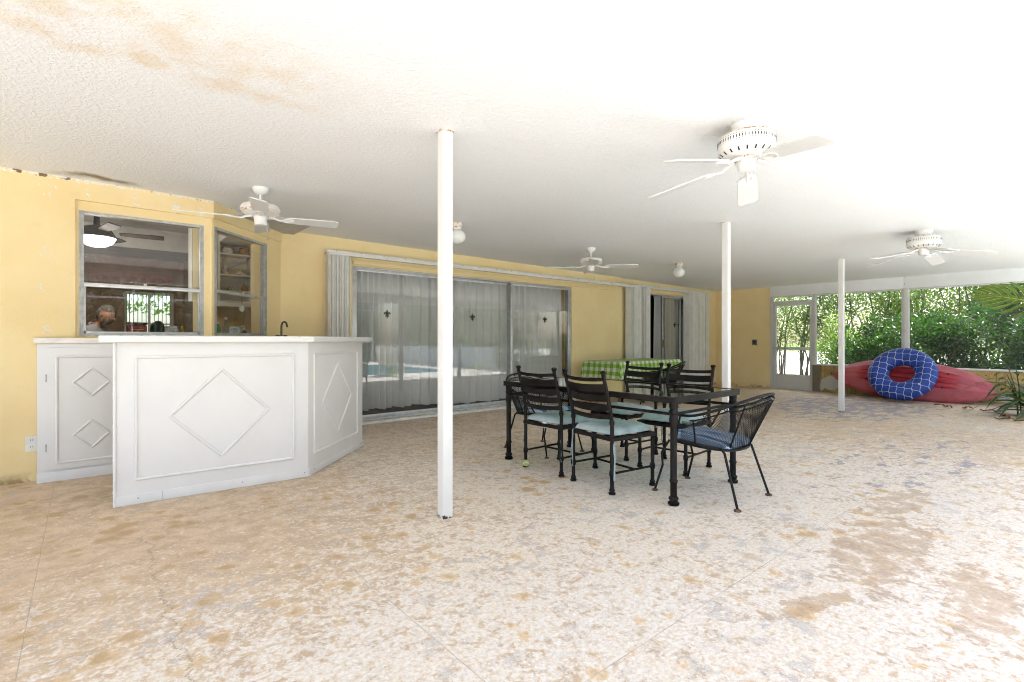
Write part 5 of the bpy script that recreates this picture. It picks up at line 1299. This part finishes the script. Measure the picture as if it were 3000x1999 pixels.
    strap_plant('shelf_plant', (1.46, 7.55, 1.776), 16, .11, .014, 'leaf_mid', 'little green plant on the lowest kitchen shelf', 'plant', 41, 1.5)
    pot('rooster_figurine', [(.02, 0), (.035, .02), (.04, .05), (.02, .07), (.012, .09), (.004, .10)], 1.66, 7.56, 1.776, 'ceramic_brown', 'small brown bird figurine on the lowest kitchen shelf', 'figurine', lambda t: MB().add([(.03, 0, .04), (.075, 0, .10), (.06, 0, .05), (.05, .004, .06)], [(0, 1, 3), (1, 2, 3), (0, 3, 2), (0, 2, 1)]).build('tail', 'red_plastic', t))
    # things on the counter
    c = thing('coffee_can', (.385, 5.95, 1.10)); MB().box(-.078, .078, -.055, .055, 0, .165).build('body', 'red_plastic', c, bevel=.02, seg=3); MB().box(-.082, .082, -.059, .059, .166, .188).build('lid', 'black_plastic', c, bevel=.015, seg=3)
    MB().box(-.05, .05, -.0575, -.0555, .118, .124).build('stripe', 'lettering_gold', c)
    fc = bpy.data.curves.new('lettering', 'FONT'); fc.body = 'Folgers'; fc.size = .045; fc.align_x = 'CENTER'; fo = bpy.data.objects.new('lettering_tmp', fc); col.objects.link(fo)
    dg = bpy.context.evaluated_depsgraph_get(); me = bpy.data.meshes.new_from_object(fo.evaluated_get(dg)); bpy.data.objects.remove(fo)
    me.transform(Matrix.Translation((.02, -.0572, .070)) @ Matrix.Rotation(R(90), 4, 'X')); me.materials.clear(); me.materials.append(M['lettering_white']); lo = bpy.data.objects.new('lettering', me); col.objects.link(lo); lo.parent = c
    tag(c, 'red plastic coffee canister with black lid inside the kitchen window', 'canister')
    pot('coffee_maker', [(.055, 0), (.06, .05), (.06, .14), (.052, .18), (.03, .205), (.01, .21)], .555, 6.03, 1.10, 'black_plastic', 'black domed appliance beside the red canister', 'appliance', lambda t: MB().tube([(.055, 0, .15), (.09, 0, .14), (.09, 0, .06), (.06, 0, .05)], .007, 6).build('handle', 'black_plastic', t))
    b = thing('snack_bag', (.655, 5.93, 1.10)); MB().box(-.055, .055, -.03, .03, 0, .14).build('body', 'paper_bag', b, bevel=.02, seg=3); MB().box(-.05, .05, -.008, .008, .141, .16).build('fold', 'paper_bag', b); MB().box(-.03, .03, -.0315, -.0305, .04, .10).build('print', 'blue_plastic', b); tag(b, 'pale printed bag on the kitchen counter by the red canister', 'bag')
    pot('pan', [(.05, 0), (.075, .02), (.08, .06), (.075, .062)], .80, 6.08, 1.10, 'black_plastic', 'dark pan with yellow handle at the right of the kitchen window', 'pan', lambda t: MB().tube([(-.02, -.07, .05), (-.04, -.10, .09), (-.045, -.10, .16)], .012, 8).build('handle', 'yellow_plastic', t))
    bottles = [('thermos', .99, 5.93, 'steel', [(.03, 0), (.032, .02), (.032, .17), (.024, .19), (.022, .215)], 'steel flask at the left of the angled kitchen window', 'flask'),
               ('green_bottle', 1.075, 6.02, 'green_plastic', [(.028, 0), (.03, .02), (.03, .13), (.014, .16), (.012, .19)], 'green bottle inside the angled kitchen window', 'bottle'),
               ('glass_bottle', 1.16, 6.09, 'bottle_glass', [(.035, 0), (.037, .02), (.034, .15), (.015, .19), (.013, .24)], 'clear bluish bottle inside the angled kitchen window', 'bottle'),
               ('soap_pump', 1.38, 6.28, 'blue_plastic', [(.03, 0), (.032, .01), (.032, .10), (.02, .125), (.01, .13)], 'blue and white soap pump inside the angled kitchen window', 'soap bottle')]
    for nme, x, y, mt, pr, lab, cat in bottles:
        def ex(t, pr=pr, nme=nme):
            z = pr[-1][1]; MB().lathe([(pr[-1][0] * 1.15, z + .0005), (pr[-1][0] * 1.15, z + .02), (pr[-1][0] * .8, z + .024)], 12).build('cap', 'ceramic_white' if nme != 'thermos' else 'steel', t, smooth=40)
            if nme == 'soap_pump': MB().tube([(0, 0, z + .02), (0, 0, z + .05), (-.035, -.02, z + .048)], .006, 6).build('spout', 'ceramic_white', t)
        pot(nme, pr, x, y, 1.10, mt, lab, cat, ex)
    bx = thing('napkin_box', (1.27, 6.22, 1.10)); MB().box(-.05, .05, -.035, .035, 0, .15).build('body', 'paper_bag', bx, bevel=.006); MB().box(-.045, .045, -.01, .01, .1505, .17).build('tissue', 'ceramic_white', bx); tag(bx, 'pale box between bottles in the angled kitchen window', 'box')
    h = thing('hanging_ornament', (1.30, 6.02, 1.46)); MB().lathe([(.002, -.035), (.02, -.025), (.026, 0), (.02, .025), (.002, .035)], 16).xf(Matrix.Scale(.35, 4, (0, 1, 0))).build('disc', 'ceramic_white', h, smooth=50); MB().tube([(0, 0, .03), (0, 0, .15)], .003, 5).build('ribbon', 'red_plastic', h); tag(h, 'oval ornament on a red ribbon hanging in the angled window', 'ornament')
    # dark dining room behind the far door
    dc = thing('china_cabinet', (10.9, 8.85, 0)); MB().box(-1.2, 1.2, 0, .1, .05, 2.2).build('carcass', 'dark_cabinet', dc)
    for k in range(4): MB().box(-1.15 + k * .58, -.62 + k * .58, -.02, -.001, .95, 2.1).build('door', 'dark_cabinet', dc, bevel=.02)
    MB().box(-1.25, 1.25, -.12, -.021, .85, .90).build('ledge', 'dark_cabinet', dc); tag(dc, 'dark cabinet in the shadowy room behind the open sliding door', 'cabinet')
    wch = thing('dining_chair', (9.95, 7.5, .045), R(150)); MB().box(-.22, .22, -.02, .02, .5, .95).build('backrest', 'table_wood', wch, bevel=.01); MB().box(-.22, .22, .02, .42, .42, .47).build('seat', 'table_wood', wch, bevel=.01)
    for sx in (-.19, .19):
        for sy in (.0, .40): MB().box(sx - .02, sx + .02, sy - .02, sy + .02, 0, .42 if sy else .5).build('leg', 'table_wood', wch)
    tag(wch, 'reddish wooden chair in the dark doorway', 'chair')
kitchen()

# ================================================================== FIGURE (added in the kitchen, stands in for the photographer's reflection)
def photographer_stand_in(loc, rz):
    t = thing('photographer_stand_in', loc, rz)
    # seated on a stool, facing +X; skeleton grown into one skin
    pts = [(0, 0, .72), (0, 0, .86), (.02, 0, 1.02), (.02, 0, 1.16), (.05, 0, 1.225), (.09, 0, 1.265), (.12, 0, 1.30),
           (.02, .17, 1.155), (.03, .22, 1.02), (.06, .24, .90), (.17, .20, .84), (.27, .14, .85),
           (.02, -.17, 1.155), (.03, -.22, 1.02), (.06, -.24, .90), (.17, -.20, .84), (.27, -.14, .85),
           (.02, .10, .70), (.22, .11, .71), (.42, .11, .69), (.43, .11, .40), (.42, .11, .08), (.52, .11, .03),
           (.02, -.10, .70), (.22, -.11, .71), (.42, -.11, .69), (.43, -.11, .40), (.42, -.11, .08), (.52, -.11, .03)]
    ed = [(0, 1), (1, 2), (2, 3), (3, 4), (4, 5), (5, 6), (3, 7), (7, 8), (8, 9), (9, 10), (10, 11), (3, 12), (12, 13), (13, 14), (14, 15), (15, 16),
          (0, 17), (17, 18), (18, 19), (19, 20), (20, 21), (21, 22), (0, 23), (23, 24), (24, 25), (25, 26), (26, 27), (27, 28)]
    rad = [(.15, .12), (.145, .115), (.15, .12), (.14, .10), (.055, .055), (.05, .05), (.05, .05), (.07, .07), (.055, .055), (.045, .045), (.036, .036), (.028, .028), (.07, .07), (.055, .055), (.045, .045), (.036, .036), (.028, .028),
           (.09, .09), (.085, .085), (.065, .065), (.055, .055), (.04, .04), (.035, .035), (.09, .09), (.085, .085), (.065, .065), (.055, .055), (.04, .04), (.035, .035)]
    me = bpy.data.meshes.new('body'); me.from_pydata(pts, ed, []); o = bpy.data.objects.new('body', me); col.objects.link(o)
    md = o.modifiers.new('skin', 'SKIN'); sv = me.skin_vertices[0].data if me.skin_vertices else None
    if sv is None:
        bm = bmesh.new(); bm.from_mesh(me); bm.verts.layers.skin.verify(); bm.to_mesh(me); bm.free(); sv = me.skin_vertices[0].data
    for i, v in enumerate(sv): v.radius = rad[i]; v.use_root = (i == 0)
    o.modifiers.new('sub', 'SUBSURF').render_levels = 2
    o.modifiers['sub'].levels = 1
    dg = bpy.context.evaluated_depsgraph_get(); nm = bpy.data.meshes.new_from_object(o.evaluated_get(dg)); bpy.data.objects.remove(o)
    nm.name = 'body'; nm.shade_smooth(); nm.materials.clear()
    for k in ('shirt_grey', 'skin', 'trousers'): nm.materials.append(M[k])
    for p in nm.polygons:
        c = p.center; p.material_index = 1 if ((c.z > 1.225 and c.x > .03) or (c.x > .20 and c.z > .78)) else (2 if c.z < .76 else 0)
    o = bpy.data.objects.new('body', nm); col.objects.link(o); o.parent = t
    # head
    V = []; F = []; A, Bn = 28, 20
    for i in range(Bn + 1):
        th = PI * i / Bn; z = math.cos(th)
        for j in range(A):
            a = TAU * j / A; x, y = math.sin(th) * math.cos(a), math.sin(th) * math.sin(a)
            r = Vector((x * .098, y * .075, z * .118))
            if x > 0:
                r.x += .022 * math.exp(-((y / .16) ** 2)) * math.exp(-(((z + .12) / .20) ** 2))          # nose
                r.x -= .012 * math.exp(-(((abs(y) - .36) / .16) ** 2)) * math.exp(-(((z - .10) / .12) ** 2))  # eye sockets
                r.x += .008 * math.exp(-((y / .30) ** 2)) * math.exp(-(((z + .55) / .12) ** 2))         # lips
                r.x += .010 * math.exp(-((y / .35) ** 2)) * math.exp(-(((z + .85) / .15) ** 2))         # chin
            V.append(r)
    for i in range(Bn):
        for j in range(A): F.append((i * A + j, (i + 1) * A + j, (i + 1) * A + (j + 1) % A, i * A + (j + 1) % A))
    b = MB(); b.v = [tuple(v) for v in V]; b.f = list(F)
    for s in (-1, 1): b.add(*[MB().lathe([(.004, -.03), (.012, -.01), (.014, .01), (.006, .03)], 8, (-.005, s * .076, -.005)).v, MB().lathe([(.004, -.03), (.012, -.01), (.014, .01), (.006, .03)], 8).f])
    hd = b.build('head', 'skin', t, smooth=60); hd.location = (.15, 0, 1.345); hd.rotation_euler = (0, R(22), 0)
    hv = [Vector(v) * 1.06 + Vector((-.010, 0, .008)) for v in V]; keep = [f for f in F if max(f) < len(V) and all(V[i].z > .045 or V[i % len(V)].x < -.02 and V[i].z > -.07 for i in f)]
    b = MB(); b.v = [tuple(v) for v in hv]; b.f = keep; h = b.build('hair', 'hair_grey', t, smooth=60); h.location = hd.location; h.rotation_euler = hd.rotation_euler
    for s in (-1, 1): e = MB().lathe([(.001, -.006), (.006, -.003), (.006, .003), (.001, .006)], 8).build('eye', 'black_plastic', hd, smooth=60); e.location = (.083, s * .028, .012)
    MB().tube([(.055, .05, 1.215), (.075, 0, 1.20), (.055, -.05, 1.215), (-.02, -.06, 1.245), (-.04, 0, 1.26), (-.02, .06, 1.245), (.055, .05, 1.215)], .012, 8).build('collar', 'shirt_grey', t, smooth=60)
    st = None
    tag(t, 'figure in a grey collared shirt standing in for the photographer reflected in the lower kitchen pane', 'photographer_stand_in')
    k = thing('stool', loc); MB().lathe([(.16, .56), (.17, .57), (.17, .60), (.15, .61)], 20).build('seat', 'table_wood', k, smooth=40)
    for a in range(4): MB().tube([(.20 * math.cos(a * PI / 2 + .78), .20 * math.sin(a * PI / 2 + .78), 0), (.12 * math.cos(a * PI / 2 + .78), .12 * math.sin(a * PI / 2 + .78), .57)], .014, 8).build('leg', 'table_wood', k)
    tag(k, 'wooden stool added under the stand-in figure in the kitchen', 'stool')
photographer_stand_in((.10, 7.9, .07), R(-40))
bpy.context.view_layer.update()
